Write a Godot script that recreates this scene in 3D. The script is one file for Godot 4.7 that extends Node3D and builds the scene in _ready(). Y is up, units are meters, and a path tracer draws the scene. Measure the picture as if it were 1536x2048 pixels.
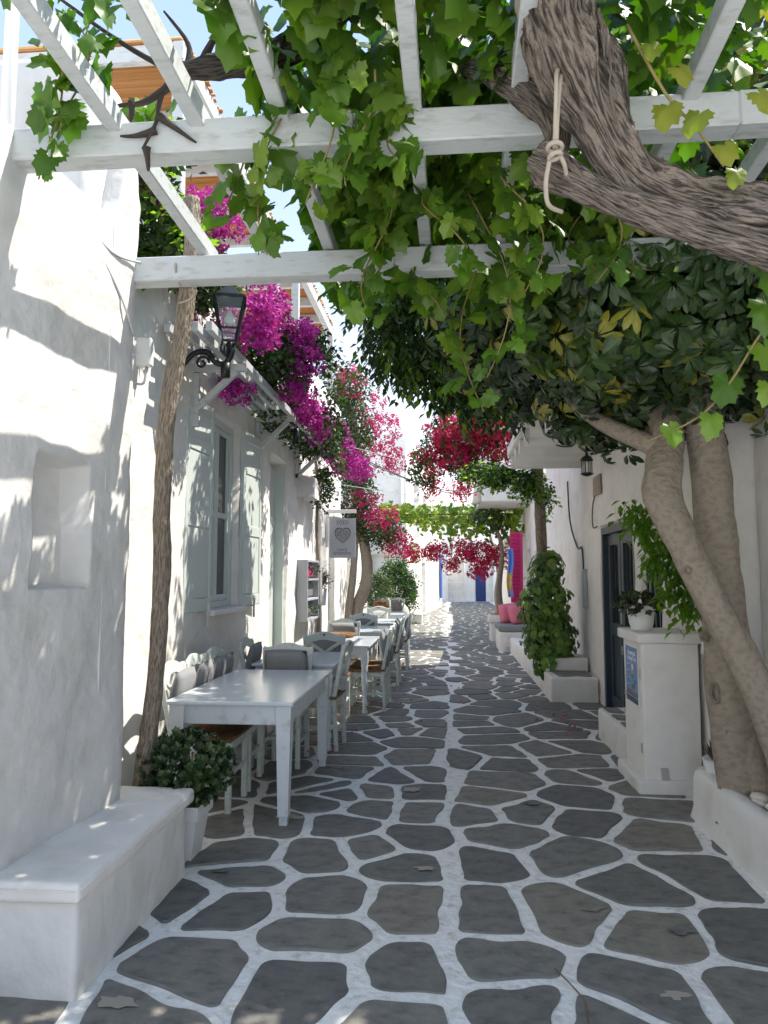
extends Node3D

var rng := RandomNumberGenerator.new()
var noise := FastNoiseLite.new()
var M := {}
var taken := {}
var cam: Camera3D
const EYE := Vector3(0, 1.52, 0)


func V(x, y, z) -> Vector3:
	return Vector3(x, y, z)


func rnd(a: float, b: float) -> float:
	return rng.randf_range(a, b)


# ---------------------------------------------------------------- nodes and names
func numbered(called: String) -> String:
	if not taken.has(called):
		taken[called] = 0
		return called
	taken[called] += 1
	return "%s_%03d" % [called, taken[called]]


func tag(o, label: String, category: String, group := "", kind := ""):
	if label != "":
		o.set_meta("label", label)
	if category != "":
		o.set_meta("category", category)
	if group != "":
		o.set_meta("group", group)
	if kind != "":
		o.set_meta("kind", kind)
	return o


func thing(called: String, label: String, category: String, at := Vector3.ZERO, turn := 0.0, group := "") -> Node3D:
	var o := Node3D.new()
	o.name = numbered(called)
	add_child(o)
	o.position = at
	o.rotation.y = turn
	tag(o, label, category, group)
	return o


func part_name(parent: Node, called: String) -> String:
	if parent == self:
		return numbered(called)
	if not parent.has_node(NodePath(called)):
		return called
	var n := int(parent.get_meta("n_" + called, 0)) + 1
	parent.set_meta("n_" + called, n)
	return "%s_%03d" % [called, n]


func obj(called: String, st: SurfaceTool, m: Material, parent: Node = self) -> MeshInstance3D:
	st.generate_normals()
	return inst(called, st.commit(), m, parent)


func inst(called: String, mesh: Mesh, m: Material, parent: Node = self) -> MeshInstance3D:
	var o := MeshInstance3D.new()
	o.mesh = mesh
	o.material_override = m
	o.name = part_name(parent, called)
	parent.add_child(o, true)
	return o


func dup(o: Node3D, label: String, at: Vector3, turn: float) -> Node3D:
	var c: Node3D = o.duplicate()
	c.name = numbered(String(o.name).rstrip("0123456789").trim_suffix("_"))
	add_child(c)
	c.position = at
	c.rotation.y = turn
	c.set_meta("label", label)
	return c


# ---------------------------------------------------------------- shapes
func mb(smooth := false) -> SurfaceTool:
	var st := SurfaceTool.new()
	st.begin(Mesh.PRIMITIVE_TRIANGLES)
	st.set_smooth_group(0 if smooth else -1)
	st.set_uv(Vector2.ZERO)
	return st


func tri(st: SurfaceTool, a: Vector3, b: Vector3, c: Vector3, out: Vector3) -> void:
	if (a - c).cross(a - b).dot(out) < 0.0:
		st.add_vertex(a); st.add_vertex(c); st.add_vertex(b)
	else:
		st.add_vertex(a); st.add_vertex(b); st.add_vertex(c)


func quad(st: SurfaceTool, a: Vector3, b: Vector3, c: Vector3, d: Vector3, out: Vector3) -> void:
	tri(st, a, b, c, out)
	tri(st, a, c, d, out)


# a box with chamfered edges: centre, full size, chamfer, orientation
func box(st: SurfaceTool, c: Vector3, size: Vector3, ch := 0.004, b := Basis.IDENTITY) -> void:
	var h := size * 0.5
	ch = minf(ch, minf(h.x, minf(h.y, h.z)) * 0.45)
	for ax in 3:
		for s in [-1.0, 1.0]:
			var n := Vector3.ZERO
			n[ax] = s
			var u := (ax + 1) % 3
			var v := (ax + 2) % 3
			var q := []
			for k in [[-1, -1], [1, -1], [1, 1], [-1, 1]]:
				var p := Vector3.ZERO
				p[ax] = s * h[ax]
				p[u] = k[0] * (h[u] - ch)
				p[v] = k[1] * (h[v] - ch)
				q.append(c + b * p)
			quad(st, q[0], q[1], q[2], q[3], b * n)
	if ch <= 0.0:
		return
	for ax in 3:
		var u := (ax + 1) % 3
		var v := (ax + 2) % 3
		for su in [-1.0, 1.0]:
			for sv in [-1.0, 1.0]:
				var q := []
				for k in [[-1, 0], [1, 0], [1, 1], [-1, 1]]:
					var p := Vector3.ZERO
					p[ax] = k[0] * (h[ax] - ch)
					p[u] = su * (h[u] - (ch if k[1] == 0 else 0.0))
					p[v] = sv * (h[v] - (0.0 if k[1] == 0 else ch))
					q.append(c + b * p)
				var n := Vector3.ZERO
				n[u] = su
				n[v] = sv
				quad(st, q[0], q[1], q[2], q[3], b * n)
	for sx in [-1.0, 1.0]:
		for sy in [-1.0, 1.0]:
			for sz in [-1.0, 1.0]:
				var s := V(sx, sy, sz)
				tri(st, c + b * (s * V(h.x, h.y - ch, h.z - ch)), c + b * (s * V(h.x - ch, h.y, h.z - ch)), c + b * (s * V(h.x - ch, h.y - ch, h.z)), b * s)


# a bar with a rectangular section from p to q
func bar(st: SurfaceTool, p: Vector3, q: Vector3, w: float, t: float, ch := 0.003, up := Vector3.UP) -> void:
	var z := (q - p).normalized()
	if absf(z.dot(up)) > 0.98:
		up = Vector3.RIGHT
	var x := up.cross(z).normalized()
	var y := z.cross(x)
	box(st, (p + q) * 0.5, V(w, t, p.distance_to(q)), ch, Basis(x, y, z))


func smooth_path(pts: Array, per := 4) -> Array:
	var out := []
	for i in pts.size() - 1:
		var p0: Vector3 = pts[maxi(i - 1, 0)]
		var p1: Vector3 = pts[i]
		var p2: Vector3 = pts[i + 1]
		var p3: Vector3 = pts[mini(i + 2, pts.size() - 1)]
		for k in per:
			out.append(p1.cubic_interpolate(p2, p0, p3, float(k) / per))
	out.append(pts[-1])
	return out


# a tube along points; radii at first, last (or an array); lump makes ridges that run along it; u runs round it, v along it in metres
func tube(st: SurfaceTool, pts: Array, r, seg := 8, per := 4, lump := 0.0, ridges := 5.0, twist := 2.0, caps := true) -> void:
	var p := smooth_path(pts, per) if per > 1 else pts
	var n := p.size()
	var rings := []
	var along := [0.0]
	var x := Vector3.ZERO
	for i in n:
		if i > 0:
			along.append(along[-1] + p[i].distance_to(p[i - 1]))
		var t: Vector3 = (p[mini(i + 1, n - 1)] - p[maxi(i - 1, 0)]).normalized()
		if x == Vector3.ZERO:
			x = t.cross(Vector3.UP if absf(t.y) < 0.9 else Vector3.RIGHT).normalized()
		x = (x - t * x.dot(t)).normalized()
		var y := t.cross(x)
		var f := float(i) / maxf(n - 1, 1)
		var rad := 0.0
		if r is Array:
			var g: float = f * (r.size() - 1)
			var k := mini(int(g), r.size() - 2)
			rad = lerpf(r[k], r[k + 1], g - k)
		else:
			rad = r
		var ring := []
		for j in seg:
			var a := TAU * j / seg
			var q := rad
			if lump > 0.0:
				var tw := twist * TAU * f
				q *= 1.0 + lump * 0.45 * sin(ridges * a + tw) + lump * 0.28 * sin((ridges * 2 + 1) * a + tw * 1.3 + 1.0) + lump * 0.22 * sin((ridges * 4 + 1) * a + tw * 2.0 + 3.0 * sin(f * 9.0))
				q *= 1.0 + lump * 1.4 * noise.get_noise_3d(p[i].x * 40 + cos(a) * 9, p[i].y * 40 + sin(a) * 9, p[i].z * 40)
			ring.append(p[i] + (x * cos(a) + y * sin(a)) * q)
		rings.append(ring)
	for i in n - 1:
		for j in seg:
			var k := (j + 1) % seg
			var u0 := float(j) / seg
			var u1 := float(j + 1) / seg
			var A: Vector3 = rings[i][j]
			var B: Vector3 = rings[i][k]
			var C: Vector3 = rings[i + 1][k]
			var E: Vector3 = rings[i + 1][j]
			var list := [[A, u0, along[i]], [B, u1, along[i]], [C, u1, along[i + 1]], [A, u0, along[i]], [C, u1, along[i + 1]], [E, u0, along[i + 1]]]
			if (A - C).cross(A - B).dot((A + B) * 0.5 - p[i]) < 0.0:
				list.reverse()
			for e in list:
				st.set_uv(Vector2(e[1], e[2]))
				st.add_vertex(e[0])
	if caps:
		for e in [0, n - 1]:
			var o: Vector3 = p[0] - p[1] if e == 0 else p[n - 1] - p[n - 2]
			for j in seg:
				tri(st, p[e], rings[e][j], rings[e][(j + 1) % seg], o)


# profile points (radius, height) turned round the y axis at c
func lathe(st: SurfaceTool, c: Vector3, prof: Array, seg := 12) -> void:
	for i in prof.size() - 1:
		var a: Vector2 = prof[i]
		var b: Vector2 = prof[i + 1]
		var nn := Vector2(b.y - a.y, a.x - b.x)
		for j in seg:
			var t0 := TAU * j / seg
			var t1 := TAU * (j + 1) / seg
			var e0 := V(cos(t0), 0, sin(t0))
			var e1 := V(cos(t1), 0, sin(t1))
			var o := (e0 + e1) * nn.x + V(0, nn.y * 2, 0)
			var A0: Vector3 = c + e0 * a.x + V(0, a.y, 0)
			var A1: Vector3 = c + e1 * a.x + V(0, a.y, 0)
			var B0: Vector3 = c + e0 * b.x + V(0, b.y, 0)
			var B1: Vector3 = c + e1 * b.x + V(0, b.y, 0)
			if a.x < 1e-5:
				tri(st, A0, B0, B1, o)
			elif b.x < 1e-5:
				tri(st, A0, A1, B0, o)
			else:
				quad(st, A0, A1, B1, B0, o)


# a flat outline (points in the plane of ex, ey at o) given thickness t along its normal
func slab(st: SurfaceTool, o: Vector3, ex: Vector3, ey: Vector3, poly: PackedVector2Array, t: float) -> void:
	var n := ex.cross(ey).normalized() * t * 0.5
	var idx := Geometry2D.triangulate_polygon(poly)
	for i in range(0, idx.size(), 3):
		var q := []
		for k in 3:
			var p2: Vector2 = poly[idx[i + k]]
			q.append(o + ex * p2.x + ey * p2.y)
		tri(st, q[0] + n, q[1] + n, q[2] + n, n)
		tri(st, q[0] - n, q[1] - n, q[2] - n, -n)
	var ccw := not Geometry2D.is_polygon_clockwise(poly)
	for i in poly.size():
		var a: Vector2 = poly[i]
		var b: Vector2 = poly[(i + 1) % poly.size()]
		var d := b - a
		var out := Vector2(d.y, -d.x)
		if not ccw:
			out = -out
		var A := o + ex * a.x + ey * a.y
		var B := o + ex * b.x + ey * b.y
		quad(st, A - n, B - n, B + n, A + n, ex * out.x + ey * out.y)


# a soft cushion: rounded box, puffed in the middle
func cushion(st: SurfaceTool, c: Vector3, size: Vector3, b := Basis.IDENTITY, puff := 0.5) -> void:
	var n := 8
	for s in [-1.0, 1.0]:
		for i in n:
			for j in n:
				var q := []
				for k in [[0, 0], [1, 0], [1, 1], [0, 1]]:
					var u: float = (i + k[0]) * 2.0 / n - 1.0
					var v: float = (j + k[1]) * 2.0 / n - 1.0
					var e := (1.0 - pow(absf(u), 4.0)) * (1.0 - pow(absf(v), 4.0))
					var hh: float = s * size.y * 0.5 * (pow(e, 0.45) * (1.0 - puff) + puff * pow(e, 0.7))
					q.append(c + b * V(u * size.x * 0.5 * (1.0 - 0.05 * v * v), hh, v * size.z * 0.5 * (1.0 - 0.05 * u * u)))
				quad(st, q[0], q[1], q[2], q[3], b * V(0, s, 0))


func round_in(ds: float, r: float) -> float:
	return 0.0 if ds >= r else r - sqrt(maxf(0.0, r * r - (r - ds) * (r - ds)))


# a thick lime-washed wall from p0 to p1 (x, z), its face towards n; recesses are cut as [s0, s1, y0, y1, depth, arched]
func wall(p0: Vector2, p1: Vector2, n: Vector2, y0: float, hb: float, top, th: float, holes := [], cell := 0.12, amp := 0.012, rr := 0.05, eps := 0.008) -> SurfaceTool:
	var L := p0.distance_to(p1)
	var dir := (p1 - p0) / L
	n = n.normalized()
	var hmax := hb if top == null else hb + 1.0
	var ss := {}
	var ys := {}
	var k := int(ceil(L / cell))
	for i in k + 1:
		ss[snappedf(L * i / k, 0.0005)] = 1
	var m := int(ceil((hmax - y0) / cell))
	for i in m + 1:
		ys[snappedf(y0 + (hmax - y0) * i / m, 0.0005)] = 1
	for d in [0.002, 0.008, 0.018, 0.032]:
		var e: float = d * rr / 0.05
		ss[e] = 1; ss[L - e] = 1; ys[hmax - e] = 1
	for h in holes:
		for e in [-eps, 0.0]:
			ss[clampf(h[0] + e, 0, L)] = 1; ss[clampf(h[1] - e, 0, L)] = 1
			ys[clampf(h[2] + e, y0, hmax)] = 1; ys[clampf(h[3] - e, y0, hmax)] = 1
	var sa := ss.keys(); sa.sort()
	var ya := ys.keys(); ya.sort()
	var P := []
	var dig := []
	for s in sa:
		var col := []
		var dc := []
		var tp: float = hmax if top == null else top.call(s)
		for y in ya:
			var yy: float = y if (top == null or y <= hb) else hb + (y - hb) * (tp - hb)
			var deep := 0.0
			for h in holes:
				if s >= h[0] and s <= h[1] and y >= h[2] and y <= h[3]:
					if h.size() > 5 and h[5]:
						var rad: float = (h[1] - h[0]) * 0.5
						var cy: float = h[3] - rad
						if y > cy and Vector2(s - h[0] - rad, y - cy).length() > rad:
							continue
					deep = h[4]
			dc.append(deep)
			var w: float = amp * (noise.get_noise_3d((p0.x + dir.x * s) * 14, yy * 14, (p0.y + dir.y * s) * 14) * 1.1 + noise.get_noise_3d((p0.x + dir.x * s) * 50, yy * 50, (p0.y + dir.y * s) * 50) * 0.25)
			w -= deep
			w -= minf(th * 0.5, maxf(round_in(minf(s, L - s), rr), round_in(hmax - y, rr)))
			var q: Vector2 = p0 + dir * s + n * w
			col.append(V(q.x, yy, q.y))
		P.append(col)
		dig.append(dc)
	var st := mb(true)
	var n3 := V(n.x, 0, n.y)
	var d3 := V(dir.x, 0, dir.y)
	for i in sa.size() - 1:
		for j in ya.size() - 1:
			quad(st, P[i][j], P[i + 1][j], P[i + 1][j + 1], P[i][j + 1], n3)
	# back, top and ends close the wall
	st.set_smooth_group(-1)
	var back := func(q: Vector3, s: float) -> Vector3:
		var z: Vector2 = p0 + dir * s - n * th
		return V(z.x, q.y, z.y)
	var e := ya.size() - 1
	for i in sa.size() - 1:
		var A: Vector3 = P[i][e]
		var B: Vector3 = P[i + 1][e]
		quad(st, A, B, back.call(B, sa[i + 1]), back.call(A, sa[i]), Vector3.UP)
		var A0: Vector3 = P[i][0]
		var B0: Vector3 = P[i + 1][0]
		quad(st, back.call(A, sa[i]), back.call(B, sa[i + 1]), back.call(B0, sa[i + 1]), back.call(A0, sa[i]), -n3)
	for j in ya.size() - 1:
		quad(st, P[0][j], P[0][j + 1], back.call(P[0][j + 1], 0.0), back.call(P[0][j], 0.0), -d3)
		var z := sa.size() - 1
		quad(st, P[z][j], P[z][j + 1], back.call(P[z][j + 1], L), back.call(P[z][j], L), d3)
	return st


# a soft-edged lime-washed block: rounded superellipsoid-like box on the ground
func block(lo: Vector3, hi: Vector3, r := 0.03, amp := 0.008, cell := 0.1) -> SurfaceTool:
	var st := mb(true)
	var c := (lo + hi) * 0.5
	var h := (hi - lo) * 0.5
	for ax in 3:
		for s in [-1.0, 1.0]:
			var u := (ax + 1) % 3
			var v := (ax + 2) % 3
			var ua := edge_list(h[u], r, cell)
			var va := edge_list(h[v], r, cell)
			for i in ua.size() - 1:
				for j in va.size() - 1:
					var q := []
					for k in [[0, 0], [1, 0], [1, 1], [0, 1]]:
						var p := Vector3.ZERO
						p[ax] = s * h[ax]
						p[u] = ua[i + k[0]]
						p[v] = va[j + k[1]]
						var inner := p.clamp(-h + Vector3.ONE * r, h - Vector3.ONE * r)
						p = inner + (p - inner).normalized() * r
						p += c
						var w := amp * noise.get_noise_3d(p.x * 25, p.y * 25, p.z * 25)
						q.append(p + (p - c - inner).normalized() * w)
					var o := Vector3.ZERO
					o[ax] = s
					quad(st, q[0], q[1], q[2], q[3], o)
	return st


func edge_list(h: float, r: float, cell: float) -> Array:
	var a := [-h, -h + r * 0.15, -h + r * 0.5, -h + r]
	var k := maxi(1, int((h - r) * 2.0 / cell))
	for i in range(1, k):
		a.append(-h + r + (h - r) * 2.0 * i / k)
	a.append_array([h - r, h - r * 0.5, h - r * 0.15, h])
	return a


# ---------------------------------------------------------------- materials
func col(r: float, g: float, b: float) -> Color:
	return Color(r, g, b).linear_to_srgb()


func mat(c: Color, rough := 0.8, metal := 0.0) -> StandardMaterial3D:
	var m := StandardMaterial3D.new()
	m.albedo_color = c
	m.roughness = rough
	m.metallic = metal
	return m


func ntex(freq: float, oct := 4, seedn := 1, ramp = null, normal := false, bump := 4.0, size := 512, type := FastNoiseLite.TYPE_SIMPLEX_SMOOTH) -> NoiseTexture2D:
	var f := FastNoiseLite.new()
	f.seed = seedn
	f.noise_type = type
	f.frequency = freq
	f.fractal_octaves = oct
	var t := NoiseTexture2D.new()
	t.width = size
	t.height = size
	t.seamless = true
	t.noise = f
	if normal:
		t.as_normal_map = true
		t.bump_strength = bump
	if ramp != null:
		var g := Gradient.new()
		g.offsets = ramp[0]
		g.colors = ramp[1]
		t.color_ramp = g
	return t


func tri_map(m: StandardMaterial3D, s: Vector3, world := true) -> void:
	m.uv1_triplanar = true
	m.uv1_world_triplanar = world
	m.uv1_scale = s


func grey(v: float) -> Color:
	return Color(v, v, v)


func make_materials() -> void:
	var wash := ntex(0.006, 5, 3, [[0.0, 0.35, 0.6, 1.0], [Color(0.93, 0.92, 0.905), Color(0.98, 0.978, 0.97), Color(1, 1, 1), Color(0.98, 0.98, 0.98)]])
	var trowel := ntex(0.012, 5, 8, null, true, 5.0)
	var plaster := mat(col(0.79, 0.772, 0.73), 0.85)
	plaster.albedo_texture = wash
	plaster.normal_enabled = true
	plaster.normal_texture = trowel
	plaster.normal_scale = 0.75
	tri_map(plaster, V(0.7, 0.7, 0.7))
	M.plaster = plaster
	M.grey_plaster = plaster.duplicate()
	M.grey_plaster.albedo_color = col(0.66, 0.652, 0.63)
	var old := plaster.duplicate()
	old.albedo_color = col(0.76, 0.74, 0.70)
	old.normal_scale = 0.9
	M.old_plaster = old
	var cream := plaster.duplicate()
	cream.albedo_color = col(0.845, 0.815, 0.765)
	M.cream = cream
	var joint := mat(col(0.88, 0.862, 0.82), 0.9)
	joint.albedo_texture = ntex(0.02, 5, 5, [[0.0, 0.3, 0.5, 1.0], [Color(0.80, 0.79, 0.77), Color(0.965, 0.965, 0.96), Color(1, 1, 1), Color(1, 1, 1)]])
	joint.normal_enabled = true
	joint.normal_texture = ntex(0.03, 5, 9, null, true, 4.5)
	tri_map(joint, V(1.1, 1.1, 1.1))
	M.joint = joint
	var slate_n := ntex(0.016, 6, 21, null, true, 7.0)
	var slate_t := ntex(0.006, 6, 23, [[0.0, 0.3, 0.5, 0.72, 1.0], [Color(0.74, 0.735, 0.72), Color(0.90, 0.90, 0.895), Color(0.95, 0.95, 0.95), Color(1.0, 0.99, 0.975), Color(1.08, 1.05, 1.0)]])
	var tones := [[0.110, 0.111, 0.106], [0.125, 0.126, 0.119], [0.102, 0.106, 0.100], [0.132, 0.130, 0.122], [0.094, 0.096, 0.094], [0.120, 0.119, 0.113], [0.146, 0.138, 0.122]]
	M.slate = []
	for t in tones:
		var s := mat(col(t[0] * 1.72, t[1] * 1.68, t[2] * 1.60), 0.72)
		s.albedo_texture = slate_t
		s.normal_enabled = true
		s.normal_texture = slate_n
		s.normal_scale = 0.7
		tri_map(s, V(2.1, 2.1, 3.2))
		M.slate.append(s)
	M.chip = mat(col(0.38, 0.34, 0.28), 0.9)
	var paint_n := ntex(0.03, 4, 31, null, true, 3.0)
	var worn := ntex(0.014, 5, 33, [[0.0, 0.28, 0.4, 1.0], [Color(0.86, 0.85, 0.82), Color(0.965, 0.965, 0.96), Color(1, 1, 1), Color(1, 1, 1)]])
	var beam := mat(col(0.53, 0.555, 0.55), 0.55)
	beam.albedo_texture = worn
	beam.normal_enabled = true
	beam.normal_texture = paint_n
	beam.normal_scale = 0.5
	tri_map(beam, V(0.8, 2.4, 2.4))
	M.beam = beam
	var chair := mat(col(0.55, 0.60, 0.565), 0.42)
	chair.albedo_texture = worn
	tri_map(chair, V(2, 2, 2), false)
	M.chair = chair
	var tb := mat(col(0.62, 0.67, 0.70), 0.42)
	tb.albedo_texture = worn
	tri_map(tb, V(1.1, 1.1, 1.1), false)
	M.table = tb
	var tt := mat(col(0.60, 0.655, 0.70), 0.16)
	tt.specular_mode = BaseMaterial3D.SPECULAR_SCHLICK_GGX
	M.table_top = tt
	var shut := mat(col(0.56, 0.62, 0.58), 0.45)
	M.shutter = shut
	var rush := mat(col(0.30, 0.17, 0.075), 0.8)
	rush.albedo_texture = ntex(0.05, 4, 41, [[0.0, 0.45, 1.0], [Color(0.4, 0.36, 0.3), Color(0.85, 0.82, 0.78), Color(1.2, 1.15, 1.05)]])
	rush.normal_enabled = true
	rush.normal_texture = ntex(0.05, 4, 42, null, true, 8.0)
	tri_map(rush, V(2, 2, 2), false)
	M.rush = rush
	var fab := mat(col(0.24, 0.245, 0.25), 0.95)
	fab.normal_enabled = true
	fab.normal_texture = ntex(0.2, 2, 44, null, true, 3.0)
	tri_map(fab, V(3, 3, 3), false)
	fab.rim_enabled = true
	fab.rim = 0.3
	M.fabric = fab
	var wf := fab.duplicate()
	wf.albedo_color = col(0.72, 0.73, 0.72)
	M.white_fabric = wf
	var pf := fab.duplicate()
	pf.albedo_color = col(0.72, 0.20, 0.27)
	M.pink_fabric = pf
	M.bark = bark(V(2, 1.1, 1), [0.30, 0.245, 0.185], 51, 1.6, 0.6)
	M.vine_bark = bark(V(4, 0.75, 1), [0.225, 0.185, 0.15], 52, 3.0, 1.25)
	M.ficus_bark = bark(V(1, 1.9, 1), [0.335, 0.28, 0.215], 53, 0.6, 0.2)
	M.dark_bark = bark(V(2, 0.8, 1), [0.07, 0.055, 0.045], 54, 1.5)
	M.twig = mat(col(0.20, 0.12, 0.06), 0.8)
	M.green_twig = mat(col(0.22, 0.17, 0.06), 0.7)
	M.iron = mat(col(0.012, 0.016, 0.017), 0.42, 0.3)
	M.cable = mat(col(0.45, 0.46, 0.47), 0.6)
	M.dark_cable = mat(col(0.05, 0.05, 0.05), 0.6)
	M.rope = mat(col(0.46, 0.40, 0.32), 0.95)
	M.rope.normal_enabled = true
	M.rope.normal_texture = ntex(0.05, 3, 71, null, true, 14.0)
	M.rope.uv1_scale = V(1, 40, 1)
	M.door = mat(col(0.030, 0.050, 0.068), 0.38)
	M.blue = mat(col(0.012, 0.035, 0.16), 0.45)
	M.bright_blue = mat(col(0.02, 0.09, 0.36), 0.45)
	M.sky_blue = mat(col(0.25, 0.50, 0.62), 0.5)
	M.glass = mat(Color(0.75, 0.82, 0.84, 0.18), 0.05)
	M.glass.transparency = BaseMaterial3D.TRANSPARENCY_ALPHA
	M.dark_glass = mat(col(0.03, 0.04, 0.045), 0.06)
	M.metal = mat(col(0.6, 0.6, 0.58), 0.3, 0.9)
	M.plastic = mat(col(0.78, 0.78, 0.75), 0.5)
	M.pot = mat(col(0.72, 0.72, 0.70), 0.6)
	M.soil = mat(col(0.07, 0.045, 0.03), 1.0)
	M.magenta = mat(col(0.55, 0.02, 0.16), 0.5)
	M.sign_grey = mat(col(0.36, 0.385, 0.41), 0.6)
	M.print = mat(col(0.03, 0.035, 0.04), 0.8)
	M.white_print = mat(col(0.8, 0.82, 0.84), 0.8)
	M.terracotta = mat(col(0.40, 0.17, 0.08), 0.85)
	M.wicker = rush.duplicate()
	M.wicker.albedo_color = col(0.42, 0.22, 0.10)
	M.reed = []
	for t in [[0.56, 0.32, 0.12], [0.48, 0.26, 0.09], [0.62, 0.38, 0.16]]:
		var rm := mat(col(t[0], t[1], t[2]), 0.75)
		rm.backlight_enabled = true
		rm.backlight = Color(0.6, 0.4, 0.2)
		M.reed.append(rm)
	M.pebble = []
	for t in [[0.66, 0.60, 0.50], [0.58, 0.52, 0.44], [0.72, 0.67, 0.58]]:
		M.pebble.append(mat(col(t[0], t[1], t[2]), 0.6))
	M.bulb = mat(col(0.75, 0.75, 0.72), 0.2)
	M.plaque = mat(col(0.45, 0.40, 0.34), 0.8)
	M.plaque.albedo_texture = ntex(0.03, 4, 61, [[0.0, 0.5, 1.0], [Color(0.55, 0.42, 0.34), Color(0.9, 0.86, 0.8), Color(1.05, 1.05, 1.0)]])
	tri_map(M.plaque, V(4, 1.5, 4))
	M.green_paint = mat(col(0.28, 0.45, 0.24), 0.6)


# bark whose grain runs along the limb; around and along repeats
func bark(uv: Vector3, c: Array, s: int, relief: float, contrast := 1.0) -> StandardMaterial3D:
	var m := mat(col(c[0], c[1], c[2]), 0.92)
	var g := func(v: float) -> Color:
		return grey(1.0 + (v - 1.0) * contrast)
	var t := ntex(0.022, 5, s, [[0.0, 0.38, 0.5, 0.62, 1.0], [g.call(0.42), g.call(0.72), g.call(0.95), g.call(1.1), g.call(1.5)]])
	m.albedo_texture = t
	m.normal_enabled = true
	m.normal_texture = ntex(0.022, 5, s, null, true, 12.0)
	m.normal_scale = relief
	m.uv1_scale = uv
	return m


func leaf_mats(colors: Array, trans: Color, rough := 0.45, veins: Texture2D = null) -> Array:
	var a := []
	for c in colors:
		var m := mat(c.linear_to_srgb(), rough)
		m.backlight_enabled = true
		m.backlight = trans
		m.cull_mode = BaseMaterial3D.CULL_DISABLED
		m.albedo_texture = veins
		a.append(m)
	var multi := mat(Color.WHITE, rough)
	multi.vertex_color_use_as_albedo = true
	multi.albedo_texture = veins
	multi.backlight_enabled = true
	multi.backlight = trans
	multi.cull_mode = BaseMaterial3D.CULL_DISABLED
	a.append(multi)
	return a


# ---------------------------------------------------------------- leaves
func in_view(p: Vector3) -> bool:
	var q := cam.transform.affine_inverse() * p
	return q.z < -0.3 and absf(q.x / q.z) < 0.56 and absf(q.y / q.z) < 0.74


# the leaves that show largest become parts of their own, the rest one part
func scatter(parent: Node3D, called: String, mass: String, mesh: Mesh, colors: Array, mats: Array, xf: Array, parts := 0) -> void:
	var order := []
	for i in xf.size():
		var o: Vector3 = xf[i].origin
		order.append([o.distance_to(EYE) / xf[i].basis.get_scale().y + (0.0 if in_view(o) else 100.0), i])
	order.sort_custom(func(a, b): return a[0] < b[0])
	var inv := parent.transform.affine_inverse()
	var k := mini(parts, order.size())
	for j in k:
		var o := MeshInstance3D.new()
		o.mesh = mesh
		o.material_override = mats[order[j][1] % colors.size()]
		o.name = called if j == 0 else "%s_%03d" % [called, j]
		parent.add_child(o, true)
		o.transform = inv * xf[order[j][1]]
	if order.size() > k:
		var mm := MultiMesh.new()
		mm.transform_format = MultiMesh.TRANSFORM_3D
		mm.use_colors = true
		mm.mesh = mesh
		mm.instance_count = order.size() - k
		for j in range(k, order.size()):
			var i: int = order[j][1]
			mm.set_instance_transform(j - k, inv * xf[i])
			var c: Color = colors[i % colors.size()]
			var f := rnd(0.85, 1.15)
			mm.set_instance_color(j - k, Color(c.r * f, c.g * f, c.b * f))
		var o := MultiMeshInstance3D.new()
		o.multimesh = mm
		o.material_override = mats[-1]
		o.name = mass
		o.set_meta("kind", "stuff")
		parent.add_child(o, true)


func face(n: Vector3, spin: float, s: float) -> Basis:   # local z towards n, local y turned by spin
	n = n.normalized()
	var x := (Vector3.UP if absf(n.y) < 0.95 else Vector3.RIGHT).cross(n).normalized()
	var y := n.cross(x)
	return Basis(x * cos(spin) + y * sin(spin), y * cos(spin) - x * sin(spin), n) * Basis.from_scale(Vector3.ONE * s)


func leaf_quad(st: SurfaceTool, o: Vector3, d: Vector3, side: Vector3, w: float, droop: Vector3, blunt := false) -> void:
	# a leaf of a few triangles, folded a little along its midrib, pointed or blunt
	var n := side.cross(d).normalized() * w * 0.25
	var m := o + d * (0.55 if blunt else 0.45) + droop * 0.2
	var tip := o + d + droop
	for s in [-1.0, 1.0]:
		var e: Vector3 = m + side * w * s + n
		var list := [o, e, m, m, e, tip]
		if blunt:
			var h: Vector3 = o + d * 0.84 + droop * 0.6 + side * w * 0.74 * s + n * 0.7
			list = [o, e, m, m, e, h, m, h, tip]
		for k in range(0, list.size(), 3):
			st.add_vertex(list[k])
			st.add_vertex(list[k + (1 if s > 0 else 2)])
			st.add_vertex(list[k + (2 if s > 0 else 1)])


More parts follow.
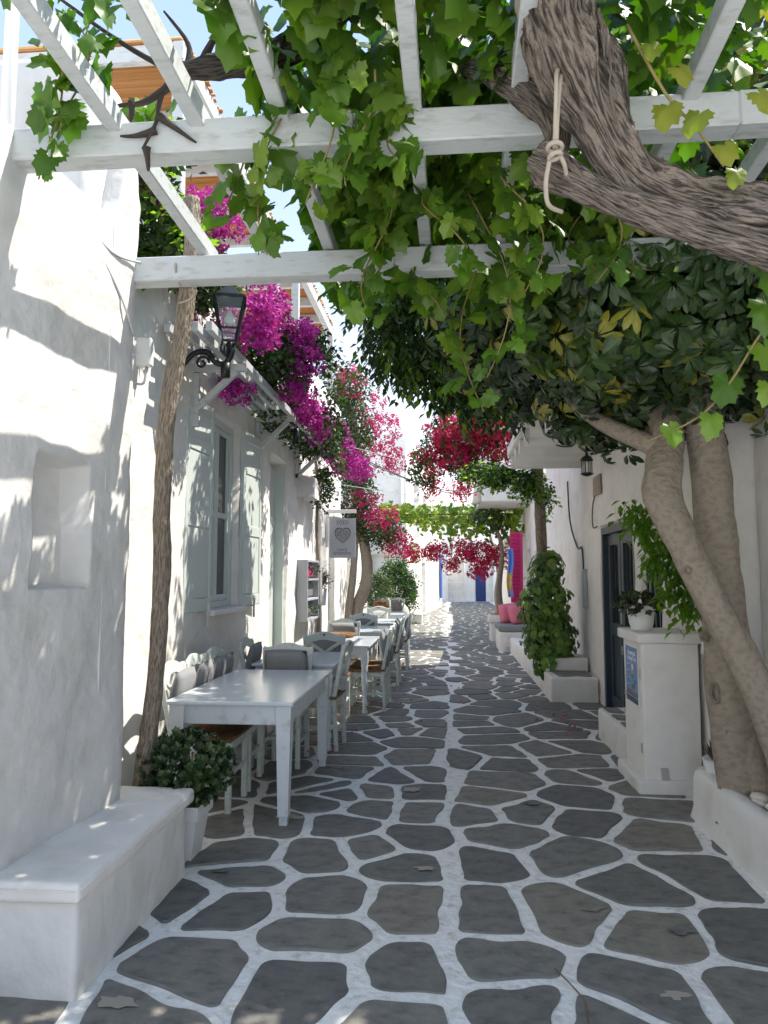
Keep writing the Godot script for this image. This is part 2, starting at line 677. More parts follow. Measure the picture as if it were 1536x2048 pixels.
func grape_leaf(seedn: int) -> Mesh:
	# five toothed lobes round the stalk, stalk at the origin, tip towards -y, drooping
	var r := RandomNumberGenerator.new()
	r.seed = seedn
	var rad := [0.28, 0.50, 0.42, 0.62, 0.52, 0.60, 0.46, 0.68, 0.60, 0.84, 0.80, 1.0]
	var pts := []
	for i in range(-11, 12):
		var k := 11 - absi(i)
		var a := -PI / 2 + i * (PI * 0.93 / 11.0)
		var q: float = rad[k] * 0.62 * r.randf_range(0.93, 1.07)
		pts.append(Vector2(cos(a), sin(a)) * q)
	var cup := r.randf_range(0.2, 0.75)
	var fold := r.randf_range(0.05, 0.32)
	var ph := r.randf() * 6.0
	var st := mb(true)
	var P := func(p: Vector2, f: float) -> Vector3:
		var q := p * f
		return V(q.x, q.y, -cup * q.length_squared() + fold * absf(q.x) + 0.045 * sin(11.0 * q.x + ph) * sin(8.0 * q.y + ph))
	var put := func(p: Vector2, f: float) -> void:
		st.set_uv(Vector2(0.5 + p.x * f * 0.7, 0.42 - p.y * f * 0.7))
		st.add_vertex(P.call(p, f))
	for i in pts.size() - 1:
		for e in [[0.0, 0, 0.5, 1, 0.5, 0], [0.5, 0, 0.5, 1, 1.0, 1], [0.5, 0, 1.0, 1, 1.0, 0]]:
			for k in [0, 2, 4]:
				put.call(pts[i + e[k + 1]], e[k])
	st.set_uv(Vector2(0.5, 0.42))
	# stalk
	tri(st, V(-0.012, 0, 0), V(0.012, 0, 0), V(0, 0.42, -0.12), V(0, 0, 1))
	st.generate_normals()
	return st.commit()


# veins and blotches of a vine leaf, as the blade itself has them
func vein_texture(seedn: int) -> ImageTexture:
	var f := FastNoiseLite.new()
	f.seed = seedn
	f.frequency = 0.03
	f.fractal_octaves = 4
	var img := Image.create(128, 128, false, Image.FORMAT_RGBA8)
	for j in 128:
		for i in 128:
			var p := Vector2((i / 128.0 - 0.5) / 0.7, (0.42 - j / 128.0) / 0.7)
			var r := p.length()
			var best := 1.0
			for k in 7:
				var a := -PI / 2 + (k - 3) * 0.80
				var d := Vector2(cos(a), sin(a))
				var along := p.dot(d)
				if along > 0.0:
					var off := absf(p.dot(d.orthogonal()))
					best = minf(best, off / (0.016 * (1.15 - along)))
					var side := fposmod(along - off * 0.9, 0.105)
					if off < 0.22 * (1.0 - along):
						best = minf(best, 0.5 + absf(side - 0.05) / 0.010)
			var v := 0.98 + 0.24 * f.get_noise_2d(i, j)
			var w := clampf(1.6 - best, 0.0, 1.0) * 0.45
			var c := Color(v, v, v * 0.95).lerp(Color(1.3, 1.3, 0.9), w)
			var edge := clampf((r - 0.5) * 4.0 + f.get_noise_2d(i * 2 + 300, j * 2) * 2.2 - 0.6, 0.0, 0.6)
			img.set_pixel(i, j, c.lerp(Color(1.0, 0.86, 0.45), edge * 0.5))
	img.generate_mipmaps()
	return ImageTexture.create_from_image(img)


func palmate_leaf() -> Mesh:   # seven leaflets in a drooping hand
	var st := mb(false)
	for i in 7:
		var a := TAU * i / 7.0 + 0.2 + 0.25 * sin(i * 2.3)
		var d := V(cos(a), sin(a), -0.45) * (0.9 if i % 2 == 0 else 1.0)
		leaf_quad(st, V(cos(a), sin(a), 0) * 0.07, d * 0.5, V(-sin(a), cos(a), 0), 0.115, V(0, 0, -0.14), true)
	st.generate_normals()
	return st.commit()


func sprig(n: int, leaf: float, w: float, hang := 1.0) -> Mesh:   # leaves along a short hanging twig, root at the origin, hanging towards -y
	var st := mb(false)
	for i in n:
		var t := (i + 0.5) / n
		var a := i * 2.4
		var o := V(0.05 * sin(a), -t, 0.05 * cos(a))
		var d := V(sin(a) * 0.75, -0.65 * hang, cos(a) * 0.75).normalized() * leaf
		leaf_quad(st, o, d, d.cross(V(0, 1, 0)).normalized(), leaf * w, V(0, -leaf * 0.2 * hang, 0))
	st.generate_normals()
	return st.commit()


func bract_tuft(n: int) -> Mesh:   # papery three-petalled flowers in a tuft
	var st := mb(false)
	var r := RandomNumberGenerator.new()
	r.seed = 5
	for i in n:
		var c := V(r.randf_range(-1, 1), r.randf_range(-1, 1), r.randf_range(-1, 1)).limit_length(1.0) * 0.75
		var out := (c + V(0, 0.1, 0.05)).normalized()
		var b := face(out, r.randf() * TAU, 1.0)
		for k in 3:
			var a := TAU * k / 3.0
			var d := b * V(cos(a), sin(a), 0.75).normalized() * 0.36
			leaf_quad(st, c, d, b * V(-sin(a), cos(a), 0), 0.15, Vector3.ZERO)
	st.generate_normals()
	return st.commit()


func rosette() -> Mesh:   # small thick rounded leaves of a jade plant
	var st := mb(false)
	for i in 7:
		var a := i * 2.4
		var d := V(cos(a), 0.55 + 0.1 * i, sin(a)).normalized() * 0.5
		leaf_quad(st, V(0, 0.05 * i, 0), d, d.cross(V(0, 1, 0)).normalized(), 0.2, Vector3.ZERO)
	st.generate_normals()
	return st.commit()


func ball_points(n: int, c: Vector3, r: Vector3, lo := 0.6, up_bias := 0.0) -> Array:
	var out := []
	while out.size() < n:
		var d := V(rnd(-1, 1), rnd(-1, 1), rnd(-1, 1))
		if d.length() > 1.0 or d.length() < 0.05:
			continue
		d = d.normalized()
		var lump := 1.0 + 0.35 * noise.get_noise_3d(d.x * 60 + c.x * 30, d.y * 60, d.z * 60 + c.z * 30)
		var f := lerpf(lo, 1.0, sqrt(rng.randf())) * lump
		out.append([c + d * r * f, (d / r).normalized()])
	return out


# ---------------------------------------------------------------- the place
func _ready() -> void:
	rng.seed = 7
	noise.seed = 4
	noise.frequency = 0.1
	noise.fractal_octaves = 3
	cam = Camera3D.new()
	cam.name = "camera"
	add_child(cam)
	cam.position = EYE
	cam.rotation_degrees = V(5, 5, 0)
	cam.fov = 70.46
	cam.near = 0.05
	cam.far = 400.0
	var env := Environment.new()
	env.background_mode = Environment.BG_SKY
	var sm := ProceduralSkyMaterial.new()
	sm.sky_top_color = Color(0.369, 0.444, 0.556)
	sm.sky_horizon_color = Color(0.68, 0.676, 0.673)
	sm.sky_curve = 0.2
	sm.ground_bottom_color = Color(0.6, 0.58, 0.55)
	sm.ground_horizon_color = Color(0.7, 0.69, 0.67)
	sm.sky_energy_multiplier = 1.0
	sm.sun_angle_max = 8.0
	var sky := Sky.new()
	sky.sky_material = sm
	env.sky = sky
	env.tonemap_mode = Environment.TONE_MAPPER_LINEAR
	env.tonemap_exposure = 4.7
	env.sdfgi_enabled = true
	env.ssao_enabled = true
	env.ssil_enabled = true
	var we := WorldEnvironment.new()
	we.name = "world_environment"
	we.environment = env
	add_child(we)
	var sun := DirectionalLight3D.new()
	sun.name = "sun"
	sun.light_energy = 0.6
	sun.light_color = Color(1.0, 0.97, 0.925)
	sun.light_angular_distance = 0.5
	sun.shadow_enabled = true
	add_child(sun)
	sun.look_at_from_position(V(0.57, 1.0, -0.24), Vector3.ZERO)

	make_materials()
	ground()
	left_houses()
	right_houses()
	far_end()
	roof_pergolas()
	street_pergola()
	left_details()
	right_details()
	tables_and_chairs()
	trees()
	grape_vine()
	bougainvilleas()
	wires()
	petals()


# ---------------------------------------------------------------- paving
func clip(poly: PackedVector2Array, p: Vector2, n: Vector2) -> PackedVector2Array:   # keeps the side where (q - p).n <= 0
	var out := PackedVector2Array()
	for i in poly.size():
		var a := poly[i]
		var b := poly[(i + 1) % poly.size()]
		var da := (a - p).dot(n)
		var db := (b - p).dot(n)
		if da <= 0:
			out.append(a)
		if (da < 0 and db > 0) or (da > 0 and db < 0):
			out.append(a.lerp(b, da / (da - db)))
	return out


func rounded(poly: PackedVector2Array, inset: float) -> PackedVector2Array:
	var sh := Geometry2D.offset_polygon(poly, -inset, Geometry2D.JOIN_MITER)
	if sh.is_empty():
		return PackedVector2Array()
	var p: PackedVector2Array = sh[0]
	# drop short edges, wave the long ones, then cut the corners twice
	var q := PackedVector2Array()
	for i in p.size():
		var a := p[i]
		var b := p[(i + 1) % p.size()]
		q.append(a)
		var L := a.distance_to(b)
		if L > 0.16:
			var k := int(L / 0.10)
			for j in range(1, k + 1):
				var f := float(j) / (k + 1)
				var w := noise.get_noise_2d(a.lerp(b, f).x * 90, a.lerp(b, f).y * 90) * 0.034
				q.append(a.lerp(b, f) + (b - a).orthogonal().normalized() * w)
	for pass_no in 2:
		var s := PackedVector2Array()
		for i in q.size():
			var a := q[i]
			var b := q[(i + 1) % q.size()]
			var cut := 0.30 if pass_no == 0 else 0.25
			s.append(a.lerp(b, cut))
			s.append(a.lerp(b, 1.0 - cut))
		q = s
	return q


func stone_mesh(poly: PackedVector2Array, top: float, st: SurfaceTool = null) -> SurfaceTool:
	if st == null:
		st = mb(false)
	var c := Vector2.ZERO
	for p in poly:
		c += p
	c /= poly.size()
	var inner := PackedVector2Array()
	for p in poly:
		inner.append(p + (c - p).normalized() * 0.007)
	var tx := rnd(-0.014, 0.014)
	var tz := rnd(-0.014, 0.014)
	var H := func(p: Vector2) -> float:
		return top + (p.x - c.x) * tx + (p.y - c.y) * tz
	for i in poly.size():
		var k := (i + 1) % poly.size()
		var a := inner[i]
		var b := inner[k]
		tri(st, V(c.x, top, c.y), V(a.x, H.call(a), a.y), V(b.x, H.call(b), b.y), Vector3.UP)
		var o := (poly[i] + poly[k]) * 0.5 - c
		quad(st, V(a.x, H.call(a), a.y), V(b.x, H.call(b), b.y), V(poly[k].x, -0.006, poly[k].y), V(poly[i].x, -0.006, poly[i].y), V(o.x, 0.25 * o.length(), o.y))
	return st


func ground() -> void:
	var st := mb()
	quad(st, V(-300, -0.06, -300), V(300, -0.06, -300), V(300, -0.06, 60), V(-300, -0.06, 60), Vector3.UP)
	tag(obj("ground", st, M.joint), "pale ground under and round the houses", "", "", "structure")
	st = mb(true)
	var xs := []
	for i in 25:
		xs.append(-3.0 + i * 0.25)
	var zs := []
	var z := 3.0
	while z > -44.0:
		zs.append(z)
		z -= 0.25 if z > -10 else 0.6
	for i in xs.size() - 1:
		for j in zs.size() - 1:
			var q := []
			for k in [[0, 0], [1, 0], [1, 1], [0, 1]]:
				var x: float = xs[i + k[0]]
				var zz: float = zs[j + k[1]]
				q.append(V(x, 0.003 * noise.get_noise_2d(x * 40, zz * 40), zz))
			quad(st, q[0], q[1], q[2], q[3], Vector3.UP)
	var street := obj("street", st, M.joint)
	tag(street, "lane paved with dark irregular flagstones in white painted joints", "", "", "structure")
	# flagstones: the near ones stand where the photograph has them, the rest are laid in uneven courses
	var near := []
	near.append_array([-1.48, -2.51, -1.12, -2.56, -0.99, -2.85, -0.56, -2.82, -0.57, -3.18, -0.59, -3.52, -1.06, -3.72, -1.24, -3.49, -1.01, -3.42, -1.16, -4.05, -0.71, -4.06, -1.35, -4.44, -1.08, -4.51, -0.66, -4.54])
	near.append_array([-0.85, -4.96, -0.5, -4.87, -0.93, -5.35, -0.42, -4.18, -0.21, -5.25, 0.39, -5.59, 1.03, -5.78, 0.25, -5.16, 0.9, -5.2, -0.18, -4.85, 0.14, -4.8, 0.49, -4.88, 0.83, -4.74, 1.36, -5.06])
	near.append_array([-0.19, -4.33, 0.32, -4.43, 1.2, -4.53, 0.17, -4.05, 0.63, -4.15, -0.24, -3.98, 1.24, -3.96, 0.9, -3.81, -0.19, -3.47, 0.16, -3.45, 0.51, -3.49, 0.89, -3.29, 1.24, -3.28, -0.14, -2.91])
	near.append_array([0.17, -3.01, 0.21, -2.72, 0.72, -2.85, 1.1, -2.87, -0.16, -2.6, 0.54, -2.62, -0.82, -5.75, -0.96, -5.38, -0.37, -5.6, -0.5, -5.22, -0.76, -5.12, -0.8, -6.05, -0.31, -6.23, -0.82, -6.45])
	near.append_array([-0.33, -6.82, -0.96, -6.93, -0.66, -7.15, -0.38, -7.24, -0.17, -7.17, -0.86, -7.39, -0.47, -7.52, -0.21, -7.64, -0.93, -7.71, -0.57, -7.82, -0.23, -8.13, -0.61, -8.15, -0.95, -8.3])
	near.append_array([-0.71, -8.71, -0.24, -8.68, 0.11, -6.18, 0.44, -6.07, 0.47, -6.49, 0.8, -6.59, 1.18, -6.81, 1.0, -6.16, 1.06, -5.8, -0.2, -5.69, 0.39, -7.0, 0.32, -7.33, 1.08, -7.51, 1.14, -7.22, 0.67, -7.85])
	near.append_array([0.21, -7.97, 0.22, -7.68, 0.33, -8.32])
	var seeds := []
	for i in range(0, near.size(), 2):
		seeds.append(Vector2(near[i], near[i + 1]))
	var given := seeds.size()
	var r0 := RandomNumberGenerator.new()
	r0.seed = 11
	var add := func(x: float, zz: float, gap: float) -> void:
		var p := Vector2(x, zz)
		for s in seeds:
			if s.distance_to(p) < gap:
				return
		seeds.append(p)
	for k in 400:   # fill round the known ones, under the tables and behind the camera
		add.call(r0.randf_range(-2.1, 1.9), r0.randf_range(-8.9, -1.2), 0.38)
	for k in 5000:
		add.call(r0.randf_range(-2.6, 2.2), r0.randf_range(-42.6, -8.7), r0.randf_range(0.27, 0.42))
	var joined := mb(false)
	var polys := []
	for i in seeds.size():
		var c: Vector2 = seeds[i]
		var left := c.x < 0.0
		var zlo := -42.6
		var poly := PackedVector2Array([Vector2(-2.7, zlo), Vector2(2.4, zlo), Vector2(2.4, -0.9), Vector2(-2.7, -0.9)])
		var wob := 0.030 * sin(c.y * 1.3) + 0.018 * sin(c.y * 3.1 + 1.0)
		var dw := 0.039 * cos(c.y * 1.3) + 0.056 * cos(c.y * 3.1 + 1.0)
		poly = clip(poly, Vector2(wob + (0.026 if left else -0.026), c.y), Vector2(1, -dw) if left else Vector2(-1, dw))
		for j in seeds.size():
			if j != i and c.distance_squared_to(seeds[j]) < 2.2:
				poly = clip(poly, (c + seeds[j]) * 0.5, seeds[j] - c)
		if poly.size() < 3:
			continue
		var far := -c.y
		var p := rounded(poly, 0.025 + 0.012 * r0.randf())
		if p.size() > 5:
			polys.append([far, p])
	polys.sort_custom(func(a, b): return a[0] < b[0])
	var made := 0
	for e in polys:
		if made < 300 and e[0] > 2.0:
			var fs := obj("flagstone", stone_mesh(e[1], 0.007 + 0.006 * r0.randf()), M.slate[r0.randi() % M.slate.size()], street)
			if made % 4 == 1 and e[0] < 7.0:   # a worn, lime-stained patch near one edge
				var c := Vector2.ZERO
				for p in e[1]:
					c += p / e[1].size()
				var at: Vector2 = c.lerp(e[1][r0.randi() % e[1].size()], 0.55)
				var worn := PackedVector2Array()
				var rr := r0.randf_range(0.02, 0.055)
				for k in 14:
					var a := TAU * k / 14.0
					var q := rr * r0.randf_range(0.45, 1.3)
					worn.append(at + Vector2(cos(a) * q * 1.7, sin(a) * q))
				var ps := mb()
				slab(ps, V(0, 0.0155, 0), V(1, 0, 0), V(0, 0, 1), worn, 0.002)
				obj("worn_patch", ps, M.chip if r0.randf() < 0.4 else M.slate[r0.randi() % M.slate.size()], fs)
			made += 1
		else:
			stone_mesh(e[1], 0.006, joined)
	var rest := obj("far_flagstones", joined, M.slate[1], street)
	rest.set_meta("kind", "stuff")


# ---------------------------------------------------------------- houses on the left
func left_houses() -> void:
	# the nearest house: a soft white wall with a small recess, a parapet and a rounded pier at its corner
	var h := thing("white_house", "nearest white plastered house on the left with a small wall recess", "house")
	var top := func(s: float) -> float:
		return lerpf(3.27, 3.72, smoothstep(2.50, 2.66, s)) - 0.05 * smoothstep(2.72, 2.8, s)
	var p0 := Vector2(-1.80, -0.8)
	var p1 := Vector2(-1.61, -3.6)
	var w := wall(p0, p1, Vector2(1, 0.07), -0.05, 3.2, top, 0.4, [[1.99, 2.37, 1.48, 2.01, 0.13]], 0.05, 0.022, 0.07, 0.016)
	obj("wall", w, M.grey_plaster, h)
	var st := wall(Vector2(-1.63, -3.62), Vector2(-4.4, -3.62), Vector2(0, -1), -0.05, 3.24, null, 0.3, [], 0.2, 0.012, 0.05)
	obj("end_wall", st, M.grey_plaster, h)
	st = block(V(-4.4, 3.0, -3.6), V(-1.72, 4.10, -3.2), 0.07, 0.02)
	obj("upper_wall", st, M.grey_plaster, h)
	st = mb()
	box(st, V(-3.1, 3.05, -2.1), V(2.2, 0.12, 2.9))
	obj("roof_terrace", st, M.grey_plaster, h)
	st = mb()
	box(st, V(-2.0, 4.2, -3.42), V(0.06, 0.3, 0.06), 0.01)
	obj("chimney", st, M.terracotta, h)
	var pole := thing("white_pole", "slim white pole standing on the terrace at the upper left", "pole", V(-2.0, 3.0, -3.0))
	st = mb(true)
	tube(st, [V(0, 0, 0), V(0, 2.2, 0)], 0.03, 12, 1)
	obj("shaft", st, M.plastic, pole)
	# house with the shuttered window, the doorway and the restaurant front
	h = thing("restaurant_house", "long white house with a grey-green shuttered window behind the dining tables", "house")
	var t2 := func(s: float) -> float:
		return lerpf(3.95, 4.82, smoothstep(5.6, 6.5, s))
	w = wall(Vector2(-2.1, -3.7), Vector2(-2.1, -14.2), Vector2(1, 0), -0.05, 3.9, t2, 0.35, [[2.55, 3.45, 1.22, 3.0, 0.17], [4.75, 5.65, -0.02, 2.98, 0.2], [8.2, 8.8, 1.0, 2.1, 0.12], [9.1, 9.7, 1.0, 2.1, 0.12]], 0.12, 0.02, 0.05)
	obj("wall", w, M.plaster, h)
	st = wall(Vector2(-2.12, -14.22), Vector2(-6.0, -14.22), Vector2(0, -1), -0.05, 4.7, null, 0.3, [], 0.3)
	obj("end_wall", st, M.plaster, h)
	st = block(V(-6.0, 3.9, -9.2), V(-2.9, 5.0, -5.0), 0.06, 0.02, 0.3)
	obj("upper_storey", st, M.plaster, h)
	st = mb()
	box(st, V(-4.2, 3.86, -9.0), V(3.6, 0.1, 10.2))
	obj("roof_terrace", st, M.plaster, h)
	# window: frame, two casements, panes, sill, two panelled shutters with their hooks
	st = mb()
	for z in [-6.275, -7.125]:
		box(st, V(-2.2, 2.11, z), V(0.07, 1.78, 0.06))
	box(st, V(-2.2, 2.97, -6.7), V(0.07, 0.06, 0.79))
	box(st, V(-2.2, 1.25, -6.7), V(0.07, 0.06, 0.79))
	var fr := obj("window_frame", st, M.shutter, h)
	for k in 2:
		var zc := -6.5 - 0.4 * k
		st = mb()
		for s in [-1, 1]:
			box(st, V(-2.21, 2.11, zc + s * 0.17), V(0.045, 1.66, 0.05))
		for y in [1.31, 2.1, 2.91]:
			box(st, V(-2.21, y, zc), V(0.044, 0.055, 0.29))
		obj("casement", st, M.shutter, fr)
		st = mb()
		box(st, V(-2.215, 2.11, zc), V(0.006, 1.6, 0.29), 0.0)
		obj("pane", st, M.dark_glass, fr)
	st = block(V(-2.16, 1.165, -7.2), V(-2.02, 1.215, -6.2), 0.012, 0.003)
	obj("sill", st, M.plaster, h)
	for e in [[-6.22, -0.06, 1.0], [-7.18, 0.06, -1.0]]:
		var piv := V(-2.08, 0, e[0])
		var b := Basis(Vector3.UP, e[1] * e[2])
		st = mb()
		for z in [0.03, 0.55]:
			box(st, piv + b * V(0.0, 2.11, z * e[2]), V(0.045, 1.8, 0.06), 0.006, b)
		for y in [1.27, 1.98, 2.62, 2.95]:
			box(st, piv + b * V(0.0, y, 0.29 * e[2]), V(0.044, 0.11, 0.47), 0.006, b)
		var sh := obj("shutter", st, M.shutter, h)
		for q in [[1.63, 0.6], [2.3, 0.53], [2.79, 0.23]]:
			st = mb()
			box(st, piv + b * V(0.0, q[0], 0.29 * e[2]), V(0.026, q[1], 0.47), 0.012, b)
			obj("panel", st, M.shutter, sh)
	for z in [-6.0, -7.45]:
		st = mb()
		box(st, V(-2.01, 1.19, z), V(0.02, 0.2, 0.018), 0.003)
		box(st, V(-2.05, 1.21, z), V(0.09, 0.014, 0.014), 0.002)
		obj("shutter_catch", st, M.metal, h)
	# doorway with its pale door
	st = mb()
	box(st, V(-2.27, 1.45, -8.9), V(0.05, 2.9, 0.86))
	var dr := obj("door", st, M.shutter, h)
	st = mb()
	for z in [-8.49, -9.31]:
		box(st, V(-2.2, 1.46, z), V(0.14, 2.92, 0.06))
	obj("door_frame", st, M.shutter, h)
	st = mb()
	lathe(st, V(-2.22, 1.05, -8.6), [Vector2(0, -0.02), Vector2(0.02, 0), Vector2(0, 0.02)], 8)
	obj("handle", st, M.metal, dr)
	# arched hood over the door, and the two plants in the wall recesses
	st = mb(true)
	for k in 8:
		var a0 := PI * k / 8.0
		var a1 := PI * (k + 1) / 8.0
		quad(st, V(-2.12, 2.62 + 0.36 * sin(a0), -10.25 + 0.3 * cos(a0)), V(-2.12, 2.62 + 0.36 * sin(a1), -10.25 + 0.3 * cos(a1)), V(-1.88, 2.62 + 0.30 * sin(a1), -10.25 + 0.28 * cos(a1)), V(-1.88, 2.62 + 0.30 * sin(a0), -10.25 + 0.28 * cos(a0)), V(0, sin(a0), cos(a0)))
		tri(st, V(-1.88, 2.62, -10.25), V(-1.88, 2.62 + 0.30 * sin(a1), -10.25 + 0.28 * cos(a1)), V(-1.88, 2.62 + 0.30 * sin(a0), -10.25 + 0.28 * cos(a0)), V(1, 0, 0))
	obj("hood", st, M.plaster, h)
	# pilaster with a domed top beside the sign
	st = block(V(-2.12, -0.02, -13.0), V(-1.98, 2.55, -12.7), 0.03, 0.01)
	lathe(st, V(-2.05, 2.55, -12.85), [Vector2(0.17, 0.0), Vector2(0.17, 0.05), Vector2(0.12, 0.06), Vector2(0.12, 0.10), Vector2(0.11, 0.15), Vector2(0.06, 0.20), Vector2(0.0, 0.215)], 14)
	obj("pilaster", st, M.plaster, h)
	# low white house beyond, with a pale blue door and a picture by it
	h = thing("low_house", "low white house with a pale blue door behind the twin tree trunks", "house")
	w = wall(Vector2(-2.85, -14.3), Vector2(-2.6, -23.6), Vector2(1, 0), -0.05, 3.1, null, 0.3, [[5.2, 6.1, -0.02, 2.05, 0.15], [2.0, 2.7, 1.0, 1.9, 0.1]], 0.25, 0.02, 0.05)
	obj("wall", w, M.plaster, h)
	st = mb()
	box(st, V(-2.86, 1.02, -19.9), V(0.05, 2.0, 0.86))
	obj("door", st, M.sky_blue, h)
	st = mb()
	box(st, V(-2.84, 1.45, -16.65), V(0.04, 0.9, 0.66))
	obj("window", st, M.dark_glass, h)
	var pic := thing("picture", "small framed picture of a red flower on the white wall", "picture", V(-2.72, 1.55, -18.2))
	st = mb()
	box(st, V(0, 0, 0), V(0.03, 0.75, 0.55))
	obj("frame", st, M.plastic, pic)
	st = mb()
	slab(st, V(0.022, 0.05, 0), V(0, 0, 1), V(0, 1, 0), PackedVector2Array([Vector2(-0.14, 0), Vector2(-0.05, -0.1), Vector2(0.1, -0.13), Vector2(0.15, 0.02), Vector2(0.06, 0.16), Vector2(-0.08, 0.14)]), 0.008)
	obj("flower_print", st, mat(col(0.55, 0.04, 0.05), 0.7), pic)
	# tall grey-white house facing down the lane behind the trees
	h = thing("tall_house", "tall plain white house in shade facing down the lane", "house")
	w = wall(Vector2(-7.0, -24.0), Vector2(-1.35, -24.0), Vector2(0, 1), -0.05, 6.1, null, 0.4, [[4.5, 5.1, 1.2, 2.2, 0.12]], 0.35, 0.02, 0.06)
	obj("wall", w, M.plaster, h)
	st = mb(true)
	tube(st, [V(-1.5, 0.0, -23.93), V(-1.5, 5.0, -23.93)], 0.045, 8, 1)
	obj("downpipe", st, M.plastic, h)
	# the house across the bend, its lit face set slantwise, with two blind arches and green shutters
	h = thing("arched_house", "sunlit white house set slantwise with two tall blind arches", "house")
	w = wall(Vector2(-1.42, -24.05), Vector2(-0.28, -35.6), Vector2(1, 0.1), -0.05, 6.3, null, 1.3, [[2.1, 3.6, 2.9, 5.1, 1.1, true], [4.7, 6.0, 2.9, 4.9, 1.1, true], [4.3, 5.4, -0.02, 2.0, 0.3], [1.2, 3.6, 1.95, 2.7, 0.1], [10.2, 11.0, 0.4, 2.6, 0.05]], 0.14, 0.01, 0.06)
	obj("wall", w, M.plaster, h)
	for e in [[2.4, 2.32, 2.3, 0.7, "shutter", "green_paint", 0.07], [10.6, 1.5, 0.74, 2.1, "blue_shutter", "bright_blue", -0.06], [4.85, 0.98, 1.0, 1.96, "door", "shutter", 0.26]]:
		var c: Vector2 = Vector2(-1.42, -24.05).lerp(Vector2(-0.28, -35.6), e[0] / 11.606) - Vector2(0.995, 0.098) * e[6]
		st = mb()
		box(st, V(c.x, e[1], c.y), V(0.05, e[3], e[2]), 0.006, Basis(Vector3.UP, -0.098))
		obj(e[4], st, M[e[5]], h)
	st = mb(true)
	tube(st, [V(-1.38, 0.0, -24.2), V(-1.38, 5.9, -24.2)], 0.05, 8, 1)
	obj("downpipe", st, M.plastic, h)


